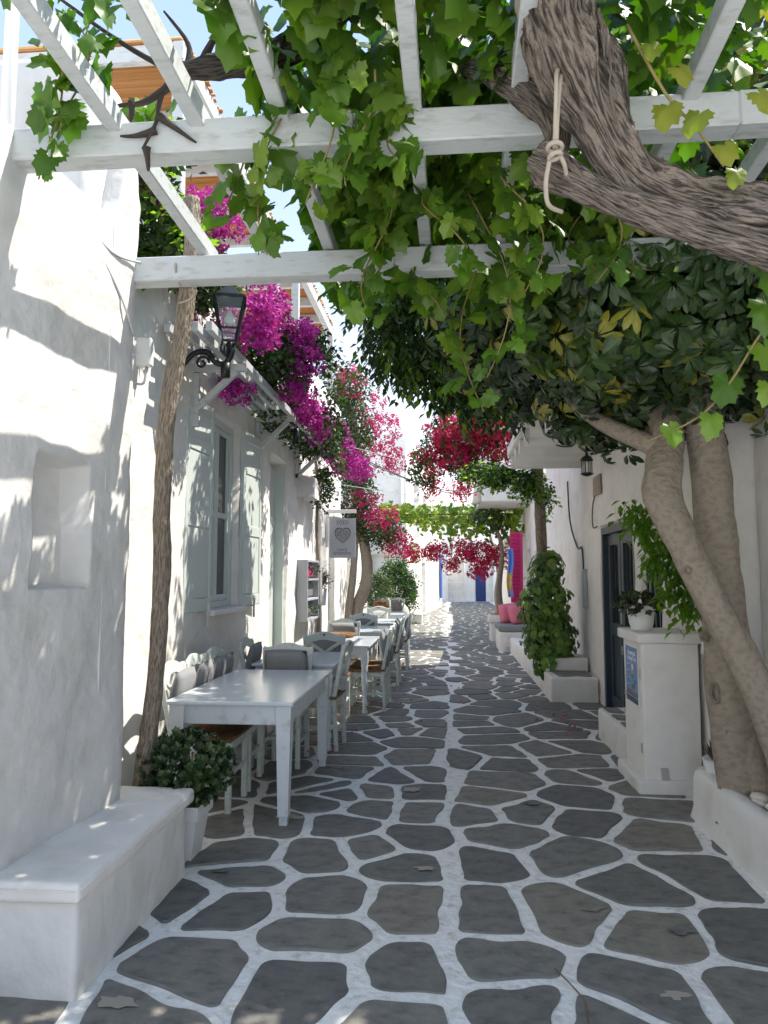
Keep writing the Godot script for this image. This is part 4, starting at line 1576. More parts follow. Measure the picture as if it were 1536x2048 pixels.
func sign_board() -> void:
	var t := thing("hanging_sign", "grey hanging restaurant sign with a black ornamental heart", "sign", V(-1.98, 0, -12.35))
	var st := mb()
	bar(st, V(-0.1, 2.62, 0), V(0.42, 2.62, 0), 0.035, 0.06)
	bar(st, V(-0.09, 2.0, 0), V(-0.09, 2.62, 0), 0.035, 0.05)
	obj("bracket", st, M.plastic, t)
	st = mb(true)
	for x in [0.03, 0.34]:
		tube(st, [V(x, 2.6, 0), V(x, 2.5, 0)], 0.006, 5, 1)
	obj("hook", st, M.iron, t)
	st = mb()
	box(st, V(0.185, 2.16, 0), V(0.45, 0.68, 0.022), 0.003)
	var b := obj("board", st, M.sign_grey, t)
	# the heart is print: a thin outline and an inside of small curls
	var img := Image.create(160, 160, false, Image.FORMAT_RGBA8)
	var f := FastNoiseLite.new()
	f.seed = 3
	f.frequency = 0.10
	f.fractal_octaves = 2
	for i in 160:
		for j in 160:
			var x := (i - 79.5) / 66.0
			var y := -(j - 74.0) / 66.0
			var hv := func(k: float) -> float:
				var X := x / k
				var Y := (y + 0.06) / k
				return pow(X * X + Y * Y - 0.62, 3) - 0.9 * X * X * Y * Y * Y
			var ink := 0.0
			if hv.call(1.07) < 0 and hv.call(0.97) > 0:
				ink = 1.0
			elif hv.call(0.90) < 0 and absf(f.get_noise_2d(i, j)) < 0.13:
				ink = 1.0
			img.set_pixel(i, j, Color(0.09, 0.10, 0.11, ink))
	var pm := mat(Color.WHITE, 0.8)
	pm.albedo_texture = ImageTexture.create_from_image(img)
	pm.transparency = BaseMaterial3D.TRANSPARENCY_ALPHA_SCISSOR
	pm.alpha_scissor_threshold = 0.5
	st = mb()
	var A := V(0.015, 2.015, 0.0135)
	var B := V(0.355, 2.355, 0.0135)
	st.set_uv(Vector2(0, 1)); st.add_vertex(A)
	st.set_uv(Vector2(0, 0)); st.add_vertex(V(A.x, B.y, A.z))
	st.set_uv(Vector2(1, 0)); st.add_vertex(B)
	st.set_uv(Vector2(0, 1)); st.add_vertex(A)
	st.set_uv(Vector2(1, 0)); st.add_vertex(B)
	st.set_uv(Vector2(1, 1)); st.add_vertex(V(B.x, A.y, A.z))
	obj("heart_print", st, pm, b)
	for e in [["ΣΟΣΟ", 2.425, 0.062], ["ΠΑΡΟΣ", 1.955, 0.042], ["ΕΣΤΙΑΤΟΡΙΟ", 1.895, 0.042]]:
		lettering(e[0], V(0.185, e[1], 0.0125), Basis.IDENTITY, e[2], M.print, b)


func lettering(text: String, at: Vector3, b: Basis, h: float, m: Material, parent: Node) -> void:
	var tm := TextMesh.new()
	var f := SystemFont.new()
	f.font_names = ["Droid Sans"]
	tm.font = f
	tm.text = text
	tm.font_size = 32
	tm.pixel_size = h / 32.0 * 1.35
	tm.depth = 0.002
	var o := inst("lettering", tm, m, parent)
	o.transform = Transform3D(b, at)


# ---------------------------------------------------------------- smaller things on the right
func right_details() -> void:
	# utility cabinet with a poster on its street side
	var t := thing("meter_cabinet", "white square meter cabinet with a blue poster on its side", "cabinet")
	var st := block(V(1.31, -0.03, -5.95), V(1.80, 0.10, -5.30), 0.02, 0.008)
	obj("plinth", st, M.plaster, t)
	st = block(V(1.37, 0.08, -5.90), V(1.76, 1.04, -5.36), 0.012, 0.005, 0.15)
	obj("body", st, M.cream, t)
	st = block(V(1.335, 1.04, -5.94), V(1.80, 1.11, -5.33), 0.012, 0.004, 0.15)
	obj("cap", st, M.cream, t)
	st = mb()
	for y in [0.3, 0.82]:
		box(st, V(1.366, y, -5.41), V(0.012, 0.07, 0.02), 0.003)
	box(st, V(1.50, 0.12, -5.345), V(0.05, 0.12, 0.012), 0.003, Basis(Vector3.RIGHT, -0.25))
	box(st, V(1.365, 0.62, -5.86), V(0.012, 0.035, 0.012), 0.002)
	obj("hinge", st, M.metal, t)
	poster()
	# the pot with a low dark plant on the cabinet
	t = thing("white_flowerpot", "white plastic flowerpot with a dark leafy plant on the cabinet", "flowerpot", V(1.44, 1.112, -5.62))
	st = mb(true)
	lathe(st, Vector3.ZERO, [Vector2(0, 0), Vector2(0.075, 0), Vector2(0.08, 0.03), Vector2(0.087, 0.05), Vector2(0.102, 0.15), Vector2(0.113, 0.152), Vector2(0.116, 0.185), Vector2(0.106, 0.187), Vector2(0.1, 0.16), Vector2(0, 0.15)], 22)
	obj("pot", st, M.plastic, t)
	var xf := []
	for e in ball_points(110, V(1.44, 1.31, -5.62), V(0.17, 0.06, 0.17), 0.3):
		xf.append(Transform3D(face(e[1] + V(0, 0.6, 0), rnd(0, 6), rnd(0.06, 0.09)) * Basis(Vector3.RIGHT, PI / 2), e[0]))
	var dc := [Color(0.025, 0.045, 0.02), Color(0.035, 0.06, 0.025), Color(0.045, 0.04, 0.025)]
	scatter(t, "leaf_cluster", "leaves", rosette(), dc, leaf_mats(dc, Color(0.3, 0.4, 0.1)), xf, 40)
	# curved white planter round the tree, pebbles in it
	t = thing("tree_planter", "low white planter wall around the foot of the big tree", "planter")
	st = mb(true)
	var prof := [[1.80, -4.93], [1.60, -4.93], [1.53, -4.86], [1.525, -4.4], [1.535, -3.8], [1.55, -3.0], [1.58, -2.0]]
	for i in prof.size() - 1:
		var a := Vector2(prof[i][0], prof[i][1])
		var b := Vector2(prof[i + 1][0], prof[i + 1][1])
		var n := (b - a).orthogonal().normalized()
		if n.x > 0 and i > 0 or i == 0 and n.y > 0:
			n = -n
		var steps := 8
		for k in steps:
			var rows := []
			for e in 2:
				var q := a.lerp(b, (k + e) / float(steps))
				var row := []
				for s in [[0.035, -0.03], [0.02, 0.02], [0.0, 0.08], [-0.005, 0.24], [0.012 * -1, 0.285], [-0.03, 0.31], [-0.075, 0.315], [-0.12, 0.30], [-0.125, 0.2]]:
					var w := 0.008 * noise.get_noise_3d(q.x * 30, s[1] * 30, q.y * 30)
					row.append(V(q.x + n.x * (s[0] + w), s[1] + w, q.y + n.y * (s[0] + w)))
				rows.append(row)
			for j in 8:
				quad(st, rows[0][j], rows[1][j], rows[1][j + 1], rows[0][j + 1], V(n.x, 0.4, n.y) if j < 6 else V(-n.x, 0.4, -n.y))
	obj("wall", st, M.plaster, t)
	st = mb(true)
	quad(st, V(1.6, 0.27, -4.9), V(2.11, 0.27, -4.9), V(2.11, 0.27, -1.6), V(1.6, 0.27, -1.6), Vector3.UP)
	tag(obj("soil", st, M.soil), "dark soil in the planter under the big tree", "", "", "structure")
	var k := 0
	for e in 46:
		var p := V(rnd(1.66, 2.0), 0.29, rnd(-4.3, -3.4))
		if Vector2(p.x - 1.75, p.z + 4.45).length() < 0.2:
			continue
		st = mb(true)
		var r := rnd(0.028, 0.052)
		lathe(st, Vector3.ZERO, [Vector2(0, -r * 0.6), Vector2(r * 0.75, -r * 0.4), Vector2(r, 0), Vector2(r * 0.8, r * 0.42), Vector2(r * 0.3, r * 0.6), Vector2(0, r * 0.62)], 9)
		var o := obj("pebble", st, M.pebble[k % 3])
		o.transform = Transform3D(Basis(Vector3.UP, rnd(0, 6)) * Basis.from_scale(V(1.3, 1, 0.9)), p + V(0, 0.03 * rng.randf(), 0))
		tag(o, "smooth pale pebble lying in the planter at the foot of the tree", "pebble", "pebbles in the tree planter")
		k += 1
	# a small pot with a reddish succulent beside the trunk
	t = thing("succulent_pot", "small pot with a reddish brown spiky succulent beside the trunk", "plant", V(1.66, 0.27, -4.76))
	st = mb(true)
	lathe(st, Vector3.ZERO, [Vector2(0, 0), Vector2(0.07, 0), Vector2(0.1, 0.12), Vector2(0.085, 0.12), Vector2(0, 0.1)], 12)
	obj("pot", st, M.pot, t)
	st = mb()
	for j in 46:
		var a := rnd(0, TAU)
		var d := V(cos(a) * rnd(0.1, 0.8), 1, sin(a) * rnd(0.1, 0.8)).normalized() * rnd(0.07, 0.13)
		leaf_quad(st, V(cos(a) * 0.04, 0.11, sin(a) * 0.04), d, d.cross(Vector3.UP).normalized(), 0.012, Vector3.ZERO)
	obj("leaves", st, mat(col(0.10, 0.04, 0.025), 0.6), t)
	# plaque, small lantern, conduit
	st = block(V(1.765, 2.47, -8.95), V(1.79, 2.70, -8.55), 0.008, 0.003, 0.2)
	tag(obj("plaque", st, M.plaque), "weathered stone plaque with worn lettering above the blue-grey door", "plaque")
	t = thing("porch_lantern", "small black lantern hanging under the tree beside the plaque", "lantern", V(1.56, 2.74, -8.2))
	st = mb()
	for j in 6:
		var a := TAU * j / 6.0
		bar(st, V(cos(a) * 0.055, -0.09, sin(a) * 0.055), V(cos(a) * 0.055, 0.06, sin(a) * 0.055), 0.01, 0.01)
	obj("bars", st, M.iron, t)
	st = mb(true)
	lathe(st, Vector3.ZERO, [Vector2(0, -0.12), Vector2(0.04, -0.11), Vector2(0.075, -0.09), Vector2(0.06, -0.08), Vector2(0, -0.08)], 12)
	lathe(st, Vector3.ZERO, [Vector2(0, 0.05), Vector2(0.075, 0.06), Vector2(0.05, 0.1), Vector2(0.015, 0.12), Vector2(0.012, 0.26), Vector2(0, 0.26)], 12)
	tube(st, [V(0, 0.24, 0), V(0.1, 0.27, 0), V(0.24, 0.26, 0)], 0.01, 6, 3)
	obj("cap", st, M.iron, t)
	st = mb(true)
	lathe(st, Vector3.ZERO, [Vector2(0, -0.08), Vector2(0.04, -0.08), Vector2(0.042, 0.05), Vector2(0, 0.05)], 12)
	obj("glass", st, M.glass, t)
	st = mb(true)
	tube(st, [V(1.78, 2.66, -8.55), V(1.775, 2.4, -9.0), V(1.775, 2.12, -9.05), V(1.775, 2.1, -8.8)], 0.008, 5, 4)
	tube(st, [V(1.77, 2.9, -10.8), V(1.76, 2.3, -10.6), V(1.77, 1.9, -10.1), V(1.77, 1.85, -9.75), V(1.77, 1.2, -9.7)], 0.012, 6, 4)
	tag(obj("wall_cable_on_right_house", st, M.dark_cable), "thin dark cables running down the right house wall", "cable")
	st = mb()
	box(st, V(1.77, 1.35, -9.62), V(0.05, 0.5, 0.12), 0.008)
	tag(obj("meter_box", st, M.sign_grey), "narrow grey meter box on the wall beside the climbing plant", "box")
	st = mb(true)
	tube(st, [V(1.76, 0.98, -5.26), V(1.78, 1.16, -5.24)], 0.02, 8, 1)
	tag(obj("pipe_stub", st, M.plastic), "short white pipe stub behind the meter cabinet", "pipe")
	t = thing("wall_bin", "grey lidded bin just showing at the right edge", "bin", V(2.01, 1.03, -4.36))
	st = mb()
	box(st, V(0, -0.12, 0), V(0.2, 0.26, 0.2), 0.01)
	box(st, V(0, 0.02, 0), V(0.23, 0.04, 0.23), 0.008)
	obj("body", st, M.sign_grey, t)
	# climbing plant in its raised trough
	t = thing("plant_trough", "white square planting trough on the ledge under the climber", "planter", V(1.47, 0.30, -9.95))
	st = block(V(-0.24, 0, -0.42), V(0.3, 0.17, 0.42), 0.02, 0.008)
	obj("body", st, M.plaster, t)
	t = thing("climbing_plant", "dense green climbing plant spilling out of the ledge trough", "plant", V(1.4, 0.4, -9.95))
	st = mb(true)
	for j in 5:
		tube(st, [V(rnd(-0.1, 0.1), 0.0, rnd(-0.2, 0.2)), V(rnd(-0.15, 0.15), 0.7, rnd(-0.2, 0.2)), V(rnd(-0.15, 0.1), 1.4, rnd(-0.2, 0.2))], [0.016, 0.008], 5, 4)
	obj("stem", st, M.twig, t)
	xf = []
	for e in [[V(1.33, 0.66, -9.85), V(0.36, 0.35, 0.42), 420], [V(1.28, 1.10, -9.9), V(0.34, 0.45, 0.42), 560], [V(1.34, 1.55, -10.0), V(0.24, 0.33, 0.32), 260], [V(1.34, 0.42, -9.7), V(0.26, 0.28, 0.2), 150]]:
		for q in ball_points(e[2], e[0], e[1], 0.55):
			xf.append(Transform3D(face(q[1] + V(rnd(-0.5, 0.3), rnd(-0.2, 0.5), rnd(-0.2, 0.6)), rnd(-0.9, 0.9), rnd(0.09, 0.15)), q[0]))
	var gc := [Color(0.08, 0.17, 0.028), Color(0.11, 0.22, 0.034), Color(0.055, 0.12, 0.022), Color(0.19, 0.28, 0.055)]
	scatter(t, "leaf", "foliage", grape_leaf(31), gc, leaf_mats(gc, Color(0.6, 0.8, 0.15)), xf, 150)
	# grey-cushioned bench with two pink cushions, farther on
	t = thing("cushioned_bench", "white built-in bench with a grey seat cushion farther down the lane", "bench")
	st = block(V(1.02, -0.03, -15.9), V(1.6, 0.40, -14.72), 0.03, 0.01)
	obj("base", st, M.plaster, t)
	st = block(V(1.0, 0.403, -15.92), V(1.6, 0.53, -14.70), 0.035, 0.004)
	obj("seat_cushion", st, M.fabric, t)
	for j in 2:
		st = mb(true)
		cushion(st, Vector3.ZERO, V(0.42, 0.2, 0.42), Basis.IDENTITY)
		var o := obj("pink_cushion", st, M.pink_fabric)
		o.transform = Transform3D(Basis(Vector3.UP, 0.3 + 0.5 * j) * Basis(Vector3.RIGHT, PI / 2 - 0.25) * Basis(Vector3.UP, 0.1), V(1.26 + 0.14 * j, 0.73, -15.45 + 0.35 * j))
		tag(o, ["pink cushion at the back of the grey bench seat", "pink cushion in front, leaning on the other pink one"][j], "cushion", "pink cushions on the bench")
	t = thing("low_planter", "white planter pot with a small tree trunk beyond the cushioned bench", "planter", V(1.2, 0, -17.4))
	st = block(V(-0.22, -0.02, -0.3), V(0.3, 0.42, 0.3), 0.05, 0.01)
	obj("body", st, M.plaster, t)
	st = block(V(-0.26, 0.42, -0.34), V(0.34, 0.6, 0.34), 0.05, 0.01)
	obj("rim", st, M.cream, t)
	st = mb(true)
	lathe(st, V(0.04, 0.6, 0), [Vector2(0.26, 0.0), Vector2(0.1, 0.05), Vector2(0, 0.06)], 10)
	obj("earth", st, M.terracotta, t)


func poster() -> void:
	var t := thing("poster", "blue tour poster on the street side of the meter cabinet", "poster", V(1.364, 0, -5.63))
	var img := Image.create(96, 192, false, Image.FORMAT_RGBA8)
	var r := RandomNumberGenerator.new()
	r.seed = 2
	for j in 192:
		var c := Color(0.14, 0.36, 0.66).lerp(Color(0.45, 0.66, 0.80), clampf(j / 150.0, 0, 1))
		if j > 150:
			c = Color(0.50, 0.52, 0.58).lerp(Color(0.2, 0.26, 0.36), (j - 150) / 42.0)
		for i in 96:
			img.set_pixel(i, j, c)
	for e in [[0.55, 60, 12, 16, Color(0.85, 0.86, 0.86)], [0.5, 80, 18, 14, Color(0.75, 0.42, 0.3)], [0.55, 96, 14, 12, Color(0.15, 0.38, 0.42)], [0.7, 110, 16, 14, Color(0.25, 0.36, 0.42)], [0.5, 128, 30, 12, Color(0.3, 0.22, 0.2)], [0.45, 142, 34, 8, Color(0.62, 0.36, 0.28)]]:
		for k in 60:
			img.fill_rect(Rect2i(int(e[0] * 96) + r.randi_range(0, e[2]) - 4, e[1] + r.randi_range(0, e[3]), 4, 3), e[4].lerp(Color(0.8, 0.8, 0.8), r.randf() * 0.35))
	for k in 16:
		img.fill_rect(Rect2i(8, 62 + k * 6, r.randi_range(14, 30), 2), Color(0.10, 0.2, 0.36) if k % 4 else Color(0.8, 0.86, 0.92))
	img.fill_rect(Rect2i(0, 170, 96, 2), Color(0.8, 0.82, 0.84))
	for k in 30:
		img.fill_rect(Rect2i(20 + k * 2, 150 + k, 5, 2), Color(0.16, 0.18, 0.22))
	var pm := mat(Color.WHITE, 0.25)
	pm.albedo_texture = ImageTexture.create_from_image(img)
	var st := mb()
	box(st, V(0, 0.79, 0), V(0.006, 0.44, 0.38), 0.001)
	var s := obj("sheet", st, M.plastic, t)
	st = mb()
	var q := [V(-0.0045, 0.585, -0.17), V(-0.0045, 0.99, -0.17), V(-0.0045, 0.99, 0.17), V(-0.0045, 0.585, 0.17)]
	var uv := [Vector2(0, 1), Vector2(0, 0), Vector2(1, 0), Vector2(1, 1)]
	for k in [0, 1, 2, 0, 2, 3]:
		st.set_uv(uv[k])
		st.add_vertex(q[k])
	obj("print", st, pm, s)
	var b := Basis(Vector3.UP, -PI / 2)
	lettering("Communal", V(-0.006, 0.945, 0.02), b, 0.033, M.white_print, s)
	lettering("Fishing Tour", V(-0.006, 0.905, 0.02), b, 0.033, M.white_print, s)


# ---------------------------------------------------------------- tables and chairs
func make_chair(label: String, fabric: Material, cushioned := true) -> Node3D:
	var t := thing("dining_chair", label, "chair", Vector3.ZERO, 0.0, "cross-backed chairs at the lane-side tables")
	for s in [-1.0, 1.0]:
		var st := mb()
		bar(st, V(s * 0.185, 0, 0.19), V(s * 0.185, 0.455, 0.19), 0.038, 0.038, 0.005)
		obj("leg", st, M.chair, t)
		st = mb()
		bar(st, V(s * 0.18, 0, -0.21), V(s * 0.18, 0.46, -0.185), 0.036, 0.04, 0.005, Vector3.RIGHT)
		bar(st, V(s * 0.18, 0.455, -0.185), V(s * 0.20, 0.90, -0.275), 0.036, 0.042, 0.005, Vector3.RIGHT)
		obj("leg", st, M.chair, t)
	var st := mb()
	for s in [-1.0, 1.0]:
		bar(st, V(s * 0.184, 0.41, -0.17), V(s * 0.184, 0.41, 0.18), 0.022, 0.045)
		bar(st, V(s * 0.184, 0.20, -0.19), V(s * 0.184, 0.20, 0.18), 0.02, 0.028)
	bar(st, V(-0.17, 0.42, 0.19), V(0.17, 0.42, 0.19), 0.022, 0.05)
	bar(st, V(-0.17, 0.42, -0.185), V(0.17, 0.42, -0.185), 0.022, 0.05)
	bar(st, V(-0.17, 0.24, 0.19), V(0.17, 0.24, 0.19), 0.02, 0.028)
	bar(st, V(-0.17, 0.17, -0.2), V(0.17, 0.17, -0.2), 0.02, 0.028)
	obj("stretchers", st, M.chair, t)
	# woven rush seat: cords wound square, in four triangles
	st = mb(true)
	for q in 4:
		var b := Basis(Vector3.UP, q * PI / 2)
		for k in 9:
			var d := 0.025 + k * 0.0235
			var y := 0.462 - 0.010 * (1.0 - d / 0.23)
			tube(st, [b * V(-d, y, d - 0.012), b * V(0, y - 0.004, d - 0.012), b * V(d, y, d - 0.012)], 0.0135, 5, 1)
	obj("seat", st, M.rush, t)
	# back: curved top rail with a small heart, lower rail, crossed slats
	var up := V(0, 0.98, -0.2).normalized()
	var o := V(0, 0.84, -0.263)
	var top := PackedVector2Array()
	for k in 13:
		var u := k / 6.0 - 1.0
		top.append(Vector2(u * 0.215, 0.055 + 0.05 * (0.5 + 0.5 * cos(PI * u)) + 0.02 * pow(absf(u), 6.0)))
	for k in 13:
		var u := 1.0 - k / 6.0
		top.append(Vector2(u * 0.2, -0.01 + 0.035 * (0.5 + 0.5 * cos(PI * u))))
	st = mb()
	slab(st, o, Vector3.RIGHT, up, top, 0.026)
	var rail := obj("top_rail", st, M.chair, t)
	st = mb()
	slab(st, o + up * 0.075 + V(0, 0, -0.014), Vector3.RIGHT, up, PackedVector2Array([Vector2(0, -0.018), Vector2(0.014, 0.002), Vector2(0.008, 0.01), Vector2(0, 0.005), Vector2(-0.008, 0.01), Vector2(-0.014, 0.002)]), 0.006)
	obj("heart", st, M.print, rail)
	st = mb()
	bar(st, V(-0.185, 0.585, -0.212), V(0.185, 0.585, -0.212), 0.024, 0.05)
	obj("lower_rail", st, M.chair, t)
	st = mb()
	bar(st, V(-0.18, 0.60, -0.216), V(0.185, 0.85, -0.268), 0.034, 0.018, 0.003, V(0, 0.2, 0.98))
	bar(st, V(0.18, 0.60, -0.218), V(-0.185, 0.85, -0.27), 0.034, 0.018, 0.003, V(0, 0.2, 0.98))
	obj("cross_slats", st, M.chair, t)
	if cushioned:
		st = mb(true)
		cushion(st, V(0, 0.69, -0.205), V(0.38, 0.08, 0.42), Basis(Vector3.RIGHT, PI / 2 + 0.2) * Basis.IDENTITY, 0.3)
		obj("back_cushion", st, fabric, t)
	return t


func table(label: String, x0: float, x1: float, z0: float, z1: float, square: bool) -> void:
	var at := V((x0 + x1) / 2, 0, (z0 + z1) / 2)
	var t := thing("dining_table", label, "table", at, 0.0, "white tables along the restaurant wall")
	var hx := absf(x1 - x0) / 2
	var hz := absf(z1 - z0) / 2
	var st := mb()
	box(st, V(0, 0.738, 0), V(hx * 2, 0.026, hz * 2), 0.006)
	obj("tabletop", st, M.table_top, t)
	st = mb()
	for s in [-1.0, 1.0]:
		box(st, V(s * (hx - 0.05), 0.665, 0), V(0.024, 0.118, hz * 2 - 0.18))
		box(st, V(0, 0.665, s * (hz - 0.05)), V(hx * 2 - 0.18, 0.118, 0.024))
	obj("apron", st, M.table, t)
	for sx in [-1.0, 1.0]:
		for sz in [-1.0, 1.0]:
			var c := V(sx * (hx - 0.065), 0, sz * (hz - 0.065))
			if square:
				st = mb()
				var hw := [0.032, 0.047]
				for k in 4:
					var a := TAU * k / 4.0 + PI / 4
					var e0 := V(cos(a), 0, sin(a)) * 1.414
					var e1 := V(cos(a + PI / 2), 0, sin(a + PI / 2)) * 1.414
					quad(st, c + e0 * hw[0] + V(0, 0.09, 0), c + e1 * hw[0] + V(0, 0.09, 0), c + e1 * hw[1] + V(0, 0.725, 0), c + e0 * hw[1] + V(0, 0.725, 0), e0 + e1)
				box(st, c + V(0, 0.078, 0), V(0.066, 0.03, 0.066), 0.003)
				box(st, c + V(0, 0.032, 0), V(0.05, 0.064, 0.05), 0.003)
				obj("leg", st, M.table, t)
			else:
				st = mb()
				box(st, c + V(0, 0.635, 0), V(0.078, 0.18, 0.078), 0.004)
				st.set_smooth_group(0)
				lathe(st, c, [Vector2(0.03, 0), Vector2(0.034, 0.02), Vector2(0.024, 0.05), Vector2(0.022, 0.10), Vector2(0.03, 0.125), Vector2(0.03, 0.145), Vector2(0.022, 0.155), Vector2(0.025, 0.2), Vector2(0.037, 0.36), Vector2(0.04, 0.43), Vector2(0.034, 0.455), Vector2(0.043, 0.475), Vector2(0.034, 0.495), Vector2(0.041, 0.52), Vector2(0.036, 0.55)], 14)
				obj("leg", st, M.table, t)


func tables_and_chairs() -> void:
	table("nearest white dining table with square tapered legs", -1.74, -0.94, -5.93, -4.42, true)
	table("narrow white table with turned legs pushed against the nearest table", -1.72, -0.98, -7.35, -6.32, false)
	table("white table with turned legs behind the cross-backed chair", -1.66, -0.86, -9.25, -8.05, false)
	table("fourth white table along the wall, level with the menu case", -1.62, -0.84, -11.2, -10.0, false)
	table("fifth white table along the wall, just before the hanging sign", -1.6, -0.82, -13.0, -11.8, false)
	table("farthest white table, past the hanging sign", -1.7, -0.9, -15.6, -14.5, false)
	var c := make_chair("nearest cushioned chair between the wall and the first table", M.fabric)
	c.position = V(-1.60, 0, -4.86)
	c.rotation.y = PI / 2
	var w := make_chair("white-cushioned chair facing the camera at the fifth table", M.white_fabric)
	w.position = V(-1.3, 0, -14.0)
	w.rotation.y = PI
	var plain := make_chair("chair without a cushion on the lane side of the second table", M.fabric, false)
	plain.position = V(-1.17, 0, -6.55)
	plain.rotation.y = -PI / 2 - 0.05
	for e in [
		["second chair from the camera between the wall and the first table", -1.61, -5.33, PI / 2 + 0.04],
		["third chair from the camera between the wall and the first table", -1.62, -5.80, PI / 2 - 0.03],
		["chair facing the camera at the far end of the first table", -1.37, -5.95, 0.0],
		["chair between the wall and the second table", -1.62, -6.75, PI / 2],
		["cross-backed chair seen from behind at the near end of the third table", -1.27, -7.74, PI],
		["nearest chair on the lane side of the third table", -0.93, -8.40, -PI / 2 + 0.05],
		["second chair on the lane side of the third table", -0.93, -8.92, -PI / 2],
		["chair facing the camera between the third and fourth tables", -1.38, -9.50, 0.05],
		["nearest chair on the lane side of the fourth table", -0.90, -10.3, -PI / 2],
		["second chair on the lane side of the fourth table", -0.92, -10.85, -PI / 2 + 0.06],
		["cross-backed chair seen from behind at the near end of the fifth table", -1.3, -11.5, PI],
		["nearest chair on the lane side of the fifth table", -0.88, -12.05, -PI / 2],
		["second chair on the lane side of the fifth table", -0.88, -12.6, -PI / 2],
		["chair by the wicker jar facing the lane", -1.45, -18.9, -0.6],
	]:
		dup(c, e[0], V(e[1], 0, e[2]), e[3])
	dup(w, "white-cushioned chair in front of the green bush", V(-1.75, 0, -20.3), 0.2)
	# things on the tables
	var t := thing("rush_tray", "shallow brown woven tray standing at the end of the third table", "tray", V(-1.35, 0.752, -9.1))
	var st := mb(true)
	lathe(st, Vector3.ZERO, [Vector2(0, 0), Vector2(0.17, 0), Vector2(0.2, 0.05), Vector2(0.185, 0.05), Vector2(0.16, 0.012), Vector2(0, 0.012)], 20)
	obj("body", st, M.rush, t)


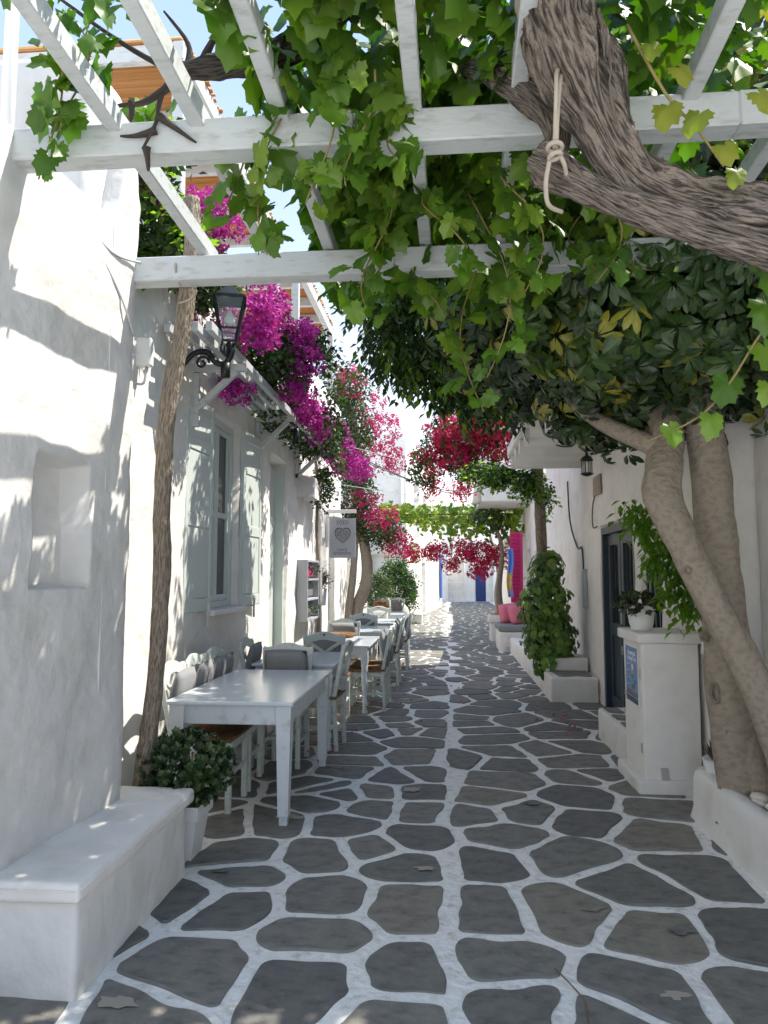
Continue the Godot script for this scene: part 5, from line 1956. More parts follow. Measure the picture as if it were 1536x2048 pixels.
# ---------------------------------------------------------------- trees
func trees() -> void:
	# vine stem that climbs the left wall to the pergola
	var t := thing("climbing_vine", "slender leaning brown vine trunk against the left wall", "vine")
	var st := mb(true)
	tube(st, [V(-1.66, -0.05, -3.98), V(-1.655, 0.4, -3.92), V(-1.605, 0.85, -3.9), V(-1.565, 1.4, -3.87), V(-1.555, 1.93, -3.83), V(-1.52, 2.42, -3.79), V(-1.44, 2.8, -3.745), V(-1.395, 3.1, -3.715), V(-1.37, 3.3, -3.70), V(-1.4, 3.6, -3.75)], [0.068, 0.05, 0.042, 0.045, 0.043, 0.042, 0.044, 0.043, 0.04], 36, 10, 0.14, 5.0, 0.6)
	obj("stem", st, M.bark, t)
	st = mb(true)
	tube(st, [V(-1.43, 2.98, -3.68), V(-1.36, 3.0, -3.675), V(-1.33, 3.04, -3.66), V(-1.37, 3.1, -3.655), V(-1.395, 3.2, -3.66), V(-1.405, 3.21, -3.62), V(-1.40, 3.12, -3.54), V(-1.395, 3.04, -3.6)], 0.006, 6, 5)
	lathe(st, V(-1.335, 3.035, -3.65), [Vector2(0, -0.02), Vector2(0.016, 0), Vector2(0, 0.02)], 8)
	obj("tie", st, M.rope, t)
	# the big tree: a thick upright trunk and a leaning one, palmate dark crown
	t = thing("big_tree", "big tree with smooth grey-brown trunks rising from the right planter", "tree")
	st = mb(true)
	tube(st, [V(1.74, 0.12, -4.48), V(1.72, 0.35, -4.5), V(1.665, 0.8, -4.52), V(1.64, 1.37, -4.55), V(1.63, 1.83, -4.6), V(1.62, 2.3, -4.65), V(1.6, 2.9, -4.8), V(1.5, 3.5, -5.1)], [0.22, 0.165, 0.138, 0.125, 0.118, 0.11, 0.10, 0.07], 26, 8, 0.10, 3.0, 0.25)
	for a in [0.3, 1.6, 2.7, 3.9, 5.2]:   # root flares
		tube(st, [V(1.77 + cos(a) * 0.2, 0.2, -4.46 + sin(a) * 0.26), V(1.75 + cos(a) * 0.12, 0.30, -4.49 + sin(a) * 0.14), V(1.71 + cos(a) * 0.06, 0.6, -4.5 + sin(a) * 0.06)], [0.045, 0.07, 0.07], 10, 6, 0.1, 2.0, 0.2)
	obj("trunk", st, M.ficus_bark, t)
	st = mb(true)
	tube(st, [V(1.86, 0.12, -4.02), V(1.78, 0.45, -4.05), V(1.65, 0.9, -4.10), V(1.47, 1.33, -4.17), V(1.33, 1.72, -4.28), V(1.265, 1.97, -4.38), V(1.31, 2.19, -4.5), V(1.38, 2.5, -4.7), V(1.2, 3.0, -5.2)], [0.115, 0.10, 0.09, 0.083, 0.09, 0.108, 0.11, 0.09, 0.06], 24, 8, 0.09, 3.0, 0.3)
	obj("leaning_trunk", st, M.ficus_bark, t)
	for e in [[V(1.545, 0.84, -4.44), 0.030, 0.055], [V(1.50, 1.16, -4.47), 0.02, 0.02], [V(1.33, 1.55, -4.165), 0.022, 0.018], [V(1.60, 0.62, -4.40), 0.018, 0.014]]:
		st = mb(true)
		var ring := []
		for k in 13:
			ring.append(e[0] + V(cos(k * TAU / 12) * e[1] * 0.7 - sin(k * TAU / 12) * 0.004, sin(k * TAU / 12) * e[2], cos(k * TAU / 12) * e[1] * 0.5))
		tube(st, ring, 0.010, 7, 2, 0.2)
		obj("knot", st, M.bark, t)
	st = mb(true)
	tube(st, [V(1.62, 2.6, -4.7), V(1.2, 3.1, -5.4), V(0.7, 3.6, -6.2), V(0.1, 4.1, -7.0)], [0.09, 0.06, 0.03], 10, 5, 0.08)
	obj("limb", st, M.ficus_bark, t)
	st = mb(true)
	tube(st, [V(1.3, 2.3, -4.55), V(1.0, 2.6, -5.0), V(0.8, 3.0, -5.6)], [0.07, 0.03], 10, 5, 0.08)
	obj("limb", st, M.ficus_bark, t)
	st = mb(true)
	tube(st, [V(1.55, 3.0, -4.8), V(1.9, 3.6, -4.5), V(2.1, 4.3, -4.3)], [0.08, 0.03], 10, 5, 0.08)
	obj("limb", st, M.ficus_bark, t)
	var xf := []
	for e in [[V(1.45, 3.35, -5.15), V(1.1, 0.95, 1.15), 1700, 0.5], [V(0.8, 3.62, -6.1), V(0.95, 0.72, 1.0), 1400, 0.5], [V(1.95, 3.35, -4.3), V(0.75, 0.85, 0.7), 500, 0.5], [V(1.15, 3.05, -4.0), V(0.8, 0.55, 0.6), 700, 0.5], [V(1.9, 4.3, -5.0), V(1.3, 0.9, 1.3), 600, 0.5], [V(1.15, 2.85, -5.3), V(0.5, 0.4, 0.4), 200, 0.4], [V(0.95, 4.0, -5.2), V(0.8, 0.6, 0.8), 350, 0.5]]:
		for q in ball_points(e[2], e[0], e[1], e[3]):
			if q[0].z > (-3.75 if q[0].x < 0.45 else -3.2) or (q[0].x > 1.75 and q[0].z < -5.25 and q[0].y < 6.0):
				continue
			var n: Vector3 = (q[1] + V(rnd(-0.5, 0.5), rnd(-0.1, 0.9), rnd(-0.3, 0.6))).normalized()
			xf.append(Transform3D(face(n, rnd(0, TAU), rnd(0.14, 0.215)), q[0]))
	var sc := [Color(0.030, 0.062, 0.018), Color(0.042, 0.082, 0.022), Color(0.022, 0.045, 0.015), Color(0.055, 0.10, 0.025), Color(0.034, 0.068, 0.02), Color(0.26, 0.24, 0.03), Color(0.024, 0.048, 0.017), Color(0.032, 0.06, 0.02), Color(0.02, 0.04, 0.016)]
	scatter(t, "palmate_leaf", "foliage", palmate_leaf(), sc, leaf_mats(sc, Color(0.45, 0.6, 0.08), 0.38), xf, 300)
	# yellow-variegated top that the sun reaches, behind the pergola on the right
	xf = []
	for e in [[V(1.9, 4.45, -4.3), V(1.0, 0.7, 0.8), 300, 0.5], [V(1.5, 4.9, -5.2), V(1.0, 0.4, 0.9), 260, 0.5]]:
		for q in ball_points(e[2], e[0], e[1], e[3]):
			xf.append(Transform3D(face(q[1] + V(rnd(-0.4, 0.4), rnd(0, 0.9), rnd(-0.3, 0.6)), rnd(0, TAU), rnd(0.17, 0.25)), q[0]))
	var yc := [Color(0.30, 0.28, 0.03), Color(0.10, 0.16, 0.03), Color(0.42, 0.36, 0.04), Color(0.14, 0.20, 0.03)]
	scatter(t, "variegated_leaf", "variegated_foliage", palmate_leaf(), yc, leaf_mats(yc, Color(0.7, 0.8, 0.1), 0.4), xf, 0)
	# the small-leaved fig behind it, hanging over the lane
	t = thing("weeping_fig", "small-leaved fig with hanging twigs over the middle of the lane", "tree")
	st = mb(true)
	tube(st, [V(1.6, 2.75, -4.75), V(1.35, 3.2, -5.5), V(1.0, 3.5, -6.5), V(0.7, 3.8, -7.2), V(0.2, 4.2, -7.4), V(-0.3, 4.6, -7.5)], [0.05, 0.05, 0.045, 0.04, 0.03, 0.015], 8, 4, 0.05)
	obj("limb", st, M.ficus_bark, t)
	st = mb(true)
	tube(st, [V(0.7, 3.8, -7.2), V(0.5, 4.3, -7.6), V(0.2, 4.9, -7.9)], [0.03, 0.012], 8, 4, 0.05)
	obj("limb", st, M.ficus_bark, t)
	xf = []
	for e in [[V(-0.2, 4.2, -7.4), V(0.75, 0.75, 0.85), 900], [V(0.45, 3.85, -7.6), V(0.8, 0.7, 0.9), 800], [V(-0.45, 4.75, -7.0), V(0.5, 0.45, 0.6), 300], [V(0.35, 4.7, -7.2), V(0.9, 0.6, 0.9), 500], [V(0.75, 3.75, -7.0), V(0.5, 0.5, 0.6), 350]]:
		for q in ball_points(e[2], e[0], e[1], 0.45):
			xf.append(Transform3D(Basis(Vector3.UP, rnd(0, TAU)) * Basis(Vector3.RIGHT, rnd(-0.5, 0.5)) * Basis.from_scale(Vector3.ONE * rnd(0.2, 0.36)), q[0] + V(0, 0.12, 0)))
	var fc := [Color(0.045, 0.09, 0.02), Color(0.032, 0.07, 0.018), Color(0.06, 0.115, 0.025), Color(0.025, 0.055, 0.016)]
	scatter(t, "leaf_sprig", "foliage", sprig(8, 0.30, 0.27, 1.2), fc, leaf_mats(fc, Color(0.6, 0.8, 0.1), 0.35), xf, 200)
	# a young fig shoot beside the leaning trunk
	t = thing("fig_shoot", "drooping green fig shoots between the door and the leaning trunk", "plant", V(1.68, 0.6, -5.15))
	st = mb(true)
	for k in 5:
		var a := rnd(-0.3, 0.3)
		tube(st, [V(0.10, -0.3, 0.02), V(0.07 + a * 0.1, 0.6, 0.02), V(-0.12 + a * 0.4, 1.0 + 0.1 * k, 0.02 * k)], [0.012, 0.005], 5, 4)
	obj("stem", st, M.twig, t)
	xf = []
	for e in [[V(1.46, 1.78, -5.15), V(0.13, 0.2, 0.14), 46], [V(1.55, 1.55, -5.1), V(0.11, 0.18, 0.1), 36], [V(1.34, 2.0, -5.2), V(0.13, 0.13, 0.13), 26], [V(1.61, 1.38, -5.08), V(0.08, 0.1, 0.06), 12]]:
		for q in ball_points(e[2], e[0], e[1], 0.3):
			xf.append(Transform3D(Basis(Vector3.UP, rnd(0, TAU)) * Basis(Vector3.RIGHT, rnd(-0.6, 0.6)) * Basis.from_scale(Vector3.ONE * rnd(0.13, 0.2)), q[0]))
	scatter(t, "leaf_sprig", "foliage", sprig(6, 0.42, 0.27, 1.0), fc, leaf_mats(fc, Color(0.6, 0.8, 0.1), 0.35), xf, 120)
	# twin trunks on the left, in the middle distance
	t = thing("twin_trunk_tree", "bougainvillea tree with two pale twisting trunks beyond the hanging sign", "tree")
	st = mb(true)
	tube(st, [V(-2.25, -0.05, -17.5), V(-2.2, 0.65, -17.5), V(-1.95, 1.5, -17.5), V(-2.06, 2.6, -17.5), V(-2.27, 3.85, -17.5), V(-2.19, 4.8, -17.5), V(-2.5, 5.9, -17.5), V(-2.6, 6.5, -17.4)], [0.18, 0.15, 0.13, 0.125, 0.11, 0.10, 0.07], 12, 6, 0.1)
	obj("trunk", st, M.ficus_bark, t)
	st = mb(true)
	tube(st, [V(-2.4, -0.05, -17.3), V(-2.36, 0.65, -17.3), V(-2.25, 1.65, -17.3), V(-2.2, 2.4, -17.4), V(-2.13, 3.4, -17.6), V(-1.9, 4.4, -17.4)], [0.11, 0.09, 0.08, 0.07, 0.05], 12, 6, 0.1)
	obj("trunk", st, M.ficus_bark, t)
	xf = []
	for e in [[V(-2.35, 5.2, -17.4), V(0.6, 1.0, 0.7), 500], [V(-2.2, 3.6, -17.3), V(0.5, 0.9, 0.6), 330], [V(-1.6, 2.75, -17.3), V(0.55, 0.35, 0.5), 200], [V(-2.5, 6.2, -17.0), V(0.8, 0.5, 0.7), 200]]:
		for q in ball_points(e[2], e[0], e[1], 0.35):
			xf.append(Transform3D(Basis(Vector3.UP, rnd(0, TAU)) * Basis(Vector3.RIGHT, rnd(-0.9, 0.9)) * Basis.from_scale(Vector3.ONE * rnd(0.25, 0.42)), q[0]))
	var bc := [Color(0.05, 0.08, 0.025), Color(0.07, 0.11, 0.03), Color(0.035, 0.06, 0.02), Color(0.12, 0.15, 0.05)]
	scatter(t, "leaf_sprig", "foliage", sprig(7, 0.26, 0.3, 0.7), bc, leaf_mats(bc, Color(0.6, 0.8, 0.15)), xf)
	blossoms(t, [[V(-1.75, 5.5, -17.0), V(0.45, 0.5, 0.4), 34], [V(-1.45, 4.9, -17.0), V(0.42, 0.55, 0.4), 60], [V(-1.7, 4.2, -17.0), V(0.5, 0.4, 0.4), 36], [V(-1.95, 3.2, -16.9), V(0.4, 0.3, 0.3), 34], [V(-1.5, 2.85, -16.9), V(0.4, 0.25, 0.3), 44], [V(-1.15, 2.3, -17.2), V(0.25, 0.3, 0.3), 34], [V(-2.3, 6.1, -16.8), V(0.5, 0.4, 0.4), 60], [V(-1.2, 4.2, -17.0), V(0.3, 0.3, 0.3), 40]], [Color(0.52, 0.01, 0.13), Color(0.60, 0.03, 0.19), Color(0.45, 0.008, 0.10)], 0.12)
	# thin trunks on the right at the far end
	t = thing("far_climber", "thin twisted trunk at the right far down the lane", "tree")
	st = mb(true)
	tube(st, [V(1.9, -0.05, -27), V(1.75, 0.8, -27), V(1.85, 1.6, -27), V(1.7, 2.4, -27), V(1.5, 3.0, -26)], [0.08, 0.06, 0.05], 8, 5, 0.1)
	obj("trunk", st, M.ficus_bark, t)
	t = thing("planter_tree", "small dark trunk growing out of the white planter pot", "tree")
	st = mb(true)
	tube(st, [V(1.26, 0.6, -17.4), V(1.2, 1.2, -17.4), V(1.3, 2.0, -17.5), V(1.2, 2.6, -17.8), V(0.9, 3.0, -18.4)], [0.09, 0.06, 0.05, 0.04], 8, 5, 0.1)
	obj("trunk", st, M.bark, t)
	xf = []
	for q in ball_points(160, V(1.1, 2.9, -18.0), V(0.5, 0.5, 0.5), 0.3):
		xf.append(Transform3D(face(q[1] + V(0, 0.5, 0.5), rnd(-1, 1), rnd(0.1, 0.16)), q[0]))
	scatter(t, "leaf", "foliage", grape_leaf(3), fc, leaf_mats(fc, Color(0.6, 0.8, 0.1)), xf)


func blossoms(t: Node3D, clumps: Array, cols: Array, s: float, parts := 0) -> void:
	var xf := []
	for e in clumps:
		for q in ball_points(e[2], e[0], e[1], 0.35):
			xf.append(Transform3D(face(q[1] + V(rnd(-0.5, 0.5), rnd(-0.5, 0.5), rnd(-0.5, 0.5)), rnd(0, TAU), s * rnd(0.7, 1.25)), q[0]))
	scatter(t, "blossom", "blossoms", bract_tuft(8), cols, leaf_mats(cols, Color(0.6, 0.2, 0.4), 0.6), xf, parts)


# ---------------------------------------------------------------- the grape vine over the pergola
# loose fibres of bark lying along a limb
func strands(st: SurfaceTool, pts: Array, r: Array, count: int) -> void:
	var p := smooth_path(pts, 10)
	var n := p.size()
	for c in count:
		var i0 := rng.randi_range(0, n - 8)
		var len := rng.randi_range(5, 14)
		var a0 := rnd(0, TAU)
		var line := []
		for i in range(i0, mini(i0 + len, n - 1)):
			var t: Vector3 = (p[i + 1] - p[i]).normalized()
			var x := t.cross(V(0.3, 0.2, 1.0)).normalized()
			var y := t.cross(x)
			var g := float(i) / (n - 1) * (r.size() - 1)
			var k := mini(int(g), r.size() - 2)
			var rad: float = lerpf(r[k], r[k + 1], g - k) * (1.02 + (0.22 if i == i0 else 0.0) * rng.randf())
			var a := a0 + 0.05 * (i - i0)
			line.append(p[i] + (x * cos(a) + y * sin(a)) * rad)
		if line.size() > 2:
			tube(st, line, [0.002, rnd(0.006, 0.013), 0.003], 6, 3, 0.2, 3.0, 0.0)


func grape_vine() -> void:
	var t := thing("grape_vine", "old grape vine with a gnarled trunk and bright leaves over the pergola", "vine")
	var st := mb(true)
	tube(st, [V(0.30, 3.75, -1.8), V(0.37, 3.5, -2.02), V(0.355, 3.31, -2.15), V(0.41, 3.14, -2.2), V(0.49, 2.99, -2.25), V(0.58, 2.83, -2.28), V(0.69, 2.72, -2.27), V(0.84, 2.64, -2.22), V(0.98, 2.55, -2.12), V(1.3, 2.35, -1.95), V(1.65, 1.7, -1.8), V(1.8, 0.9, -1.8), V(1.85, 0.1, -1.8)], [0.10, 0.11, 0.105, 0.112, 0.082, 0.07, 0.075, 0.072, 0.07, 0.085, 0.11, 0.12, 0.13], 64, 14, 0.30, 4.0, 1.6)
	obj("trunk", st, M.vine_bark, t)
	st = mb(true)
	tube(st, [V(0.315, 2.90, -2.37), V(0.34, 2.87, -2.34), V(0.41, 2.805, -2.3), V(0.5, 2.745, -2.29), V(0.61, 2.66, -2.24), V(0.77, 2.56, -2.18), V(0.95, 2.45, -2.1), V(1.3, 2.24, -1.98)], [0.05, 0.062, 0.05, 0.043, 0.047, 0.045, 0.048, 0.06], 52, 12, 0.32, 4.0, 1.3)
	obj("branch", st, M.vine_bark, t)
	st = mb(true)
	strands(st, [V(0.37, 3.5, -2.02), V(0.355, 3.31, -2.15), V(0.41, 3.14, -2.2), V(0.49, 2.99, -2.25), V(0.58, 2.83, -2.28), V(0.69, 2.72, -2.27), V(0.84, 2.64, -2.22), V(0.98, 2.55, -2.12), V(1.3, 2.35, -1.95)], [0.11, 0.105, 0.112, 0.082, 0.07, 0.075, 0.072, 0.07, 0.085], 70)
	strands(st, [V(0.34, 2.87, -2.34), V(0.41, 2.805, -2.3), V(0.5, 2.745, -2.29), V(0.61, 2.66, -2.24), V(0.77, 2.56, -2.18), V(0.95, 2.45, -2.1)], [0.06, 0.05, 0.043, 0.047, 0.045, 0.05], 36)
	obj("bark_strips", st, M.vine_bark, t).set_meta("kind", "stuff")
	st = mb(true)
	tube(st, [V(0.345, 2.86, -2.36), V(0.385, 2.98, -2.4), V(0.375, 3.09, -2.43), V(0.32, 3.19, -2.46), V(0.24, 3.28, -2.5), V(0.14, 3.42, -2.6), V(0.0, 3.5, -2.75), V(-0.4, 3.46, -2.9)], [0.045, 0.042, 0.045, 0.05, 0.035, 0.022, 0.02], 36, 8, 0.26, 4.0, 1.2)
	obj("branch", st, M.vine_bark, t)
	st = mb(true)
	tube(st, [V(0.3, 3.7, -1.9), V(-0.2, 3.6, -2.3), V(-0.55, 3.48, -2.5), V(-0.75, 3.45, -2.52), V(-0.9, 3.44, -2.53), V(-1.02, 3.45, -2.55)], [0.055, 0.05, 0.048, 0.045, 0.042, 0.03], 18, 8, 0.25, 4.0, 1.5)
	obj("branch", st, M.dark_bark, t)
	st = mb(true)
	for e in [[V(-1.0, 3.45, -2.55), V(-1.12, 3.5, -2.55), V(-1.3, 3.6, -2.5), V(-1.5, 3.72, -2.4)], [V(-1.0, 3.45, -2.55), V(-1.08, 3.38, -2.56), V(-1.10, 3.25, -2.55), V(-1.14, 3.13, -2.53)], [V(-1.05, 3.4, -2.56), V(-1.16, 3.34, -2.56), V(-1.26, 3.33, -2.56), V(-1.32, 3.28, -2.55)], [V(-1.09, 3.27, -2.55), V(-1.02, 3.22, -2.55), V(-0.94, 3.16, -2.55)], [V(-1.10, 3.22, -2.55), V(-1.17, 3.2, -2.55), V(-1.24, 3.2, -2.55)], [V(-0.98, 3.46, -2.55), V(-0.98, 3.56, -2.55), V(-1.06, 3.66, -2.5)], [V(-0.92, 3.46, -2.53), V(-0.85, 3.55, -2.5), V(-0.75, 3.52, -2.45)], [V(-1.13, 3.14, -2.54), V(-1.12, 3.05, -2.54)], [V(-1.2, 3.34, -2.56), V(-1.2, 3.26, -2.55)]]:
		tube(st, e, [0.016, 0.009, 0.004], 8, 5, 0.25, 3.0, 0.5)
	obj("dead_twigs", st, M.dark_bark, t)
	# leaf positions: canopy over the slats, hanging strands, single sprays
	var xf := []
	var canes := mb(true)
	var put := func(p: Vector3, s: float) -> void:
		var n := V(rnd(-0.6, 0.6), rnd(-0.1, 0.9), rnd(0.1, 1.0))
		if rng.randf() < 0.3:
			n = V(rnd(-1, 1), rnd(-0.2, 0.6), rnd(-1, 1))
		xf.append(Transform3D(face(n, rnd(-0.9, 0.9), s), p))
	for k in 1050:
		var x := rnd(-0.72, 0.5)
		var z := rnd(-3.75, -1.7)
		if x < -0.45 and rng.randf() < 0.4:
			continue
		put.call(V(x, 3.30 + absf(rnd(-0.28, 0.3)) + 0.1 * (x + 0.7), z), rnd(0.13, 0.21))
	for k in 330:
		put.call(V(rnd(0.4, 1.15), 3.36 + absf(rnd(-0.3, 0.35)), rnd(-3.9, -2.0)), rnd(0.13, 0.2))
	for k in 90:
		put.call(V(rnd(1.1, 2.1), 3.40 + absf(rnd(-0.2, 0.25)), rnd(-3.3, -2.4)), rnd(0.10, 0.15))
	for k in 760:
		put.call(V(rnd(-0.75, 1.3), 3.28 + absf(rnd(-0.4, 0.55)), rnd(-4.8, -3.6)), rnd(0.13, 0.19))
	for k in 380:
		put.call(V(rnd(-0.5, 1.2), rnd(3.5, 4.2), rnd(-4.7, -3.2)), rnd(0.13, 0.19))
	for k in 420:
		put.call(V(rnd(-0.7, 0.1), rnd(3.32, 3.75), rnd(-4.4, -2.9)), rnd(0.13, 0.19))
	for k in 260:
		put.call(V(rnd(-0.2, 0.65), rnd(3.4, 3.8), rnd(-4.2, -3.0)), rnd(0.13, 0.19))
	for k in 300:
		put.call(V(rnd(-0.75, 0.9), rnd(3.3, 3.6), rnd(-2.9, -1.6)), rnd(0.13, 0.19))
	for k in 120:
		put.call(V(rnd(-1.7, -0.7), 3.50 + rnd(-0.1, 0.2), rnd(-2.2, -1.4)), rnd(0.09, 0.14))
	for k in 150:
		var p := V(rnd(0.75, 1.7), 3.42 + rnd(-0.08, 0.3), rnd(-2.45, -1.75))
		put.call(p, rnd(0.10, 0.15))
	# strands: top, length, leaves, sway
	for e in [[V(-0.83, 3.32, -2.68), 0.42, 14, 0.05], [V(-0.70, 3.35, -2.72), 0.58, 22, 0.05], [V(-0.62, 3.3, -2.5), 0.35, 12, 0.05], [V(-0.45, 3.3, -2.45), 0.42, 18, 0.06], [V(-0.30, 3.3, -2.42), 0.40, 18, 0.06], [V(-0.15, 3.3, -2.5), 0.35, 18, 0.06], [V(-0.30, 3.25, -3.1), 0.55, 22, 0.08], [V(-0.38, 3.22, -3.45), 0.42, 16, 0.06], [V(0.0, 3.2, -3.0), 0.42, 20, 0.1], [V(0.18, 3.2, -3.15), 0.8, 24, 0.1], [V(0.30, 3.2, -2.95), 0.5, 20, 0.1], [V(0.15, 3.15, -3.5), 0.85, 20, 0.08], [V(-0.08, 3.2, -3.55), 0.42, 16, 0.08], [V(0.32, 3.3, -3.45), 0.4, 16, 0.08], [V(0.5, 3.3, -3.45), 0.45, 20, 0.08], [V(0.68, 3.3, -3.45), 0.4, 20, 0.08], [V(0.86, 3.3, -3.45), 0.35, 16, 0.08], [V(0.45, 3.25, -2.7), 0.35, 16, 0.1], [V(0.6, 3.2, -3.0), 0.45, 18, 0.12], [V(-1.36, 3.5, -2.4), 0.35, 14, 0.06], [V(-1.46, 3.55, -2.42), 0.55, 14, 0.06], [V(-1.2, 3.5, -2.7), 0.28, 10, 0.05], [V(-1.22, 3.6, -2.3), 0.25, 10, 0.06]]:
		var pts := []
		var ph := rnd(0, 6)
		for k in 6:
			var f := k / 5.0
			pts.append(e[0] + V(e[3] * sin(ph + f * 4), -e[1] * f, e[3] * cos(ph + f * 3)))
		tube(canes, pts, [0.005, 0.003], 5, 3)
		for k in e[2]:
			var f: float = (k + rng.randf()) / e[2]
			var p: Vector3 = e[0] + V(e[3] * sin(ph + f * 4), -e[1] * f, e[3] * cos(ph + f * 3))
			put.call(p + V(rnd(-0.08, 0.08), rnd(-0.02, 0.04), rnd(-0.06, 0.06)), rnd(0.115, 0.185) * (1.0 - 0.25 * f))
	# sprays near the right edge, in front of the dark crown
	for e in [[V(0.95, 2.17, -2.5), 0.125], [V(0.90, 2.05, -2.52), 0.10], [V(0.78, 2.03, -2.58), 0.09], [V(1.04, 2.26, -2.42), 0.12], [V(1.02, 2.38, -2.35), 0.13], [V(1.02, 2.48, -2.3), 0.12], [V(0.97, 2.52, -2.3), 0.08], [V(1.06, 2.14, -2.45), 0.09]]:
		xf.append(Transform3D(face(V(rnd(-0.3, 0.2), 0.25, 1), rnd(-0.4, 0.4), e[1] * 1.2), e[0]))
	tube(canes, [V(1.15, 2.45, -2.3), V(1.03, 2.32, -2.38), V(0.95, 2.16, -2.5), V(0.86, 2.06, -2.55), V(0.70, 1.99, -2.62)], [0.005, 0.003], 5, 4)
	# yellow-green young sprays above the trunk fork
	var young := []
	for e in [[V(0.66, 2.90, -2.1), 0.10], [V(0.73, 2.84, -2.05), 0.09], [V(0.80, 2.74, -2.05), 0.08], [V(0.84, 2.68, -2.08), 0.07], [V(0.70, 3.02, -2.1), 0.08], [V(0.62, 3.1, -2.1), 0.07], [V(0.88, 2.86, -2.0), 0.08]]:
		young.append(Transform3D(face(V(rnd(-0.4, 0.2), 0.4, 1), rnd(-0.6, 0.6), e[1] * 1.25), e[0]))
	tube(canes, [V(0.56, 3.2, -2.14), V(0.66, 2.96, -2.12), V(0.74, 2.83, -2.1), V(0.82, 2.72, -2.12)], [0.006, 0.003], 5, 4)
	obj("canes", canes, M.green_twig, t)
	var gc := [Color(0.10, 0.20, 0.025), Color(0.13, 0.25, 0.03), Color(0.075, 0.16, 0.022), Color(0.16, 0.27, 0.032), Color(0.09, 0.18, 0.024), Color(0.19, 0.29, 0.035), Color(0.11, 0.19, 0.028)]
	var half := []
	var other := []
	var third := []
	for i in xf.size():
		[half, other, third][i % 3].append(xf[i])
	var lm := leaf_mats(gc, Color(0.72, 0.92, 0.16), 0.42, vein_texture(8))
	scatter(t, "leaf", "foliage", grape_leaf(12), gc, lm, half, 100)
	scatter(t, "broad_leaf", "broad_foliage", grape_leaf(77), gc, lm, other, 100)
	scatter(t, "curled_leaf", "curled_foliage", grape_leaf(402), gc, lm, third, 100)
	var yc := [Color(0.26, 0.28, 0.03), Color(0.20, 0.26, 0.03)]
	scatter(t, "young_leaf", "young_foliage", grape_leaf(5), yc, leaf_mats(yc, Color(0.9, 0.95, 0.2), 0.5, vein_texture(18)), young, 20)
	# white rope that holds the branch up
	st = mb(true)
	tube(st, [V(0.37, 3.12, -2.2), V(0.345, 3.06, -2.14), V(0.34, 3.0, -2.12), V(0.34, 2.94, -2.14), V(0.343, 2.85, -2.2)], 0.0065, 8, 4)
	tube(st, [V(0.365, 3.08, -2.17), V(0.348, 2.94, -2.15), V(0.35, 2.85, -2.2)], 0.006, 8, 4)
	tube(st, [V(0.335, 2.845, -2.2), V(0.325, 2.80, -2.21), V(0.318, 2.75, -2.225), V(0.33, 2.70, -2.26), V(0.38, 2.70, -2.31)], 0.0075, 8, 4)
	tube(st, [V(0.35, 2.845, -2.2), V(0.372, 2.81, -2.21), V(0.39, 2.79, -2.26)], 0.007, 8, 4)
	for a in [[0.0, 0.022], [0.028, 0.018]]:
		var ring := []
		for k in 9:
			ring.append(V(0.344 + cos(k * TAU / 8) * a[1], 2.852 - a[0] + 0.006 * sin(k * TAU / 8 + a[0] * 40), -2.195 + sin(k * TAU / 8) * a[1] * 0.8))
		tube(st, ring, 0.0078, 8, 2)
	tag(obj("rope", st, M.rope), "knotted white rope tied round the gnarled vine branch", "rope")
	st = mb(true)
	var coil := []
	for k in 22:
		coil.append(V(0.36 + cos(k * 0.6) * 0.125, 3.30 + 0.004 * k + 0.03 * cos(k * 0.6), -2.13 + sin(k * 0.6) * 0.125))
	tube(st, coil, 0.016, 8, 3)
	tag(obj("rope_coil", st, M.rope), "thick pale rope wound round the top of the vine trunk", "rope")


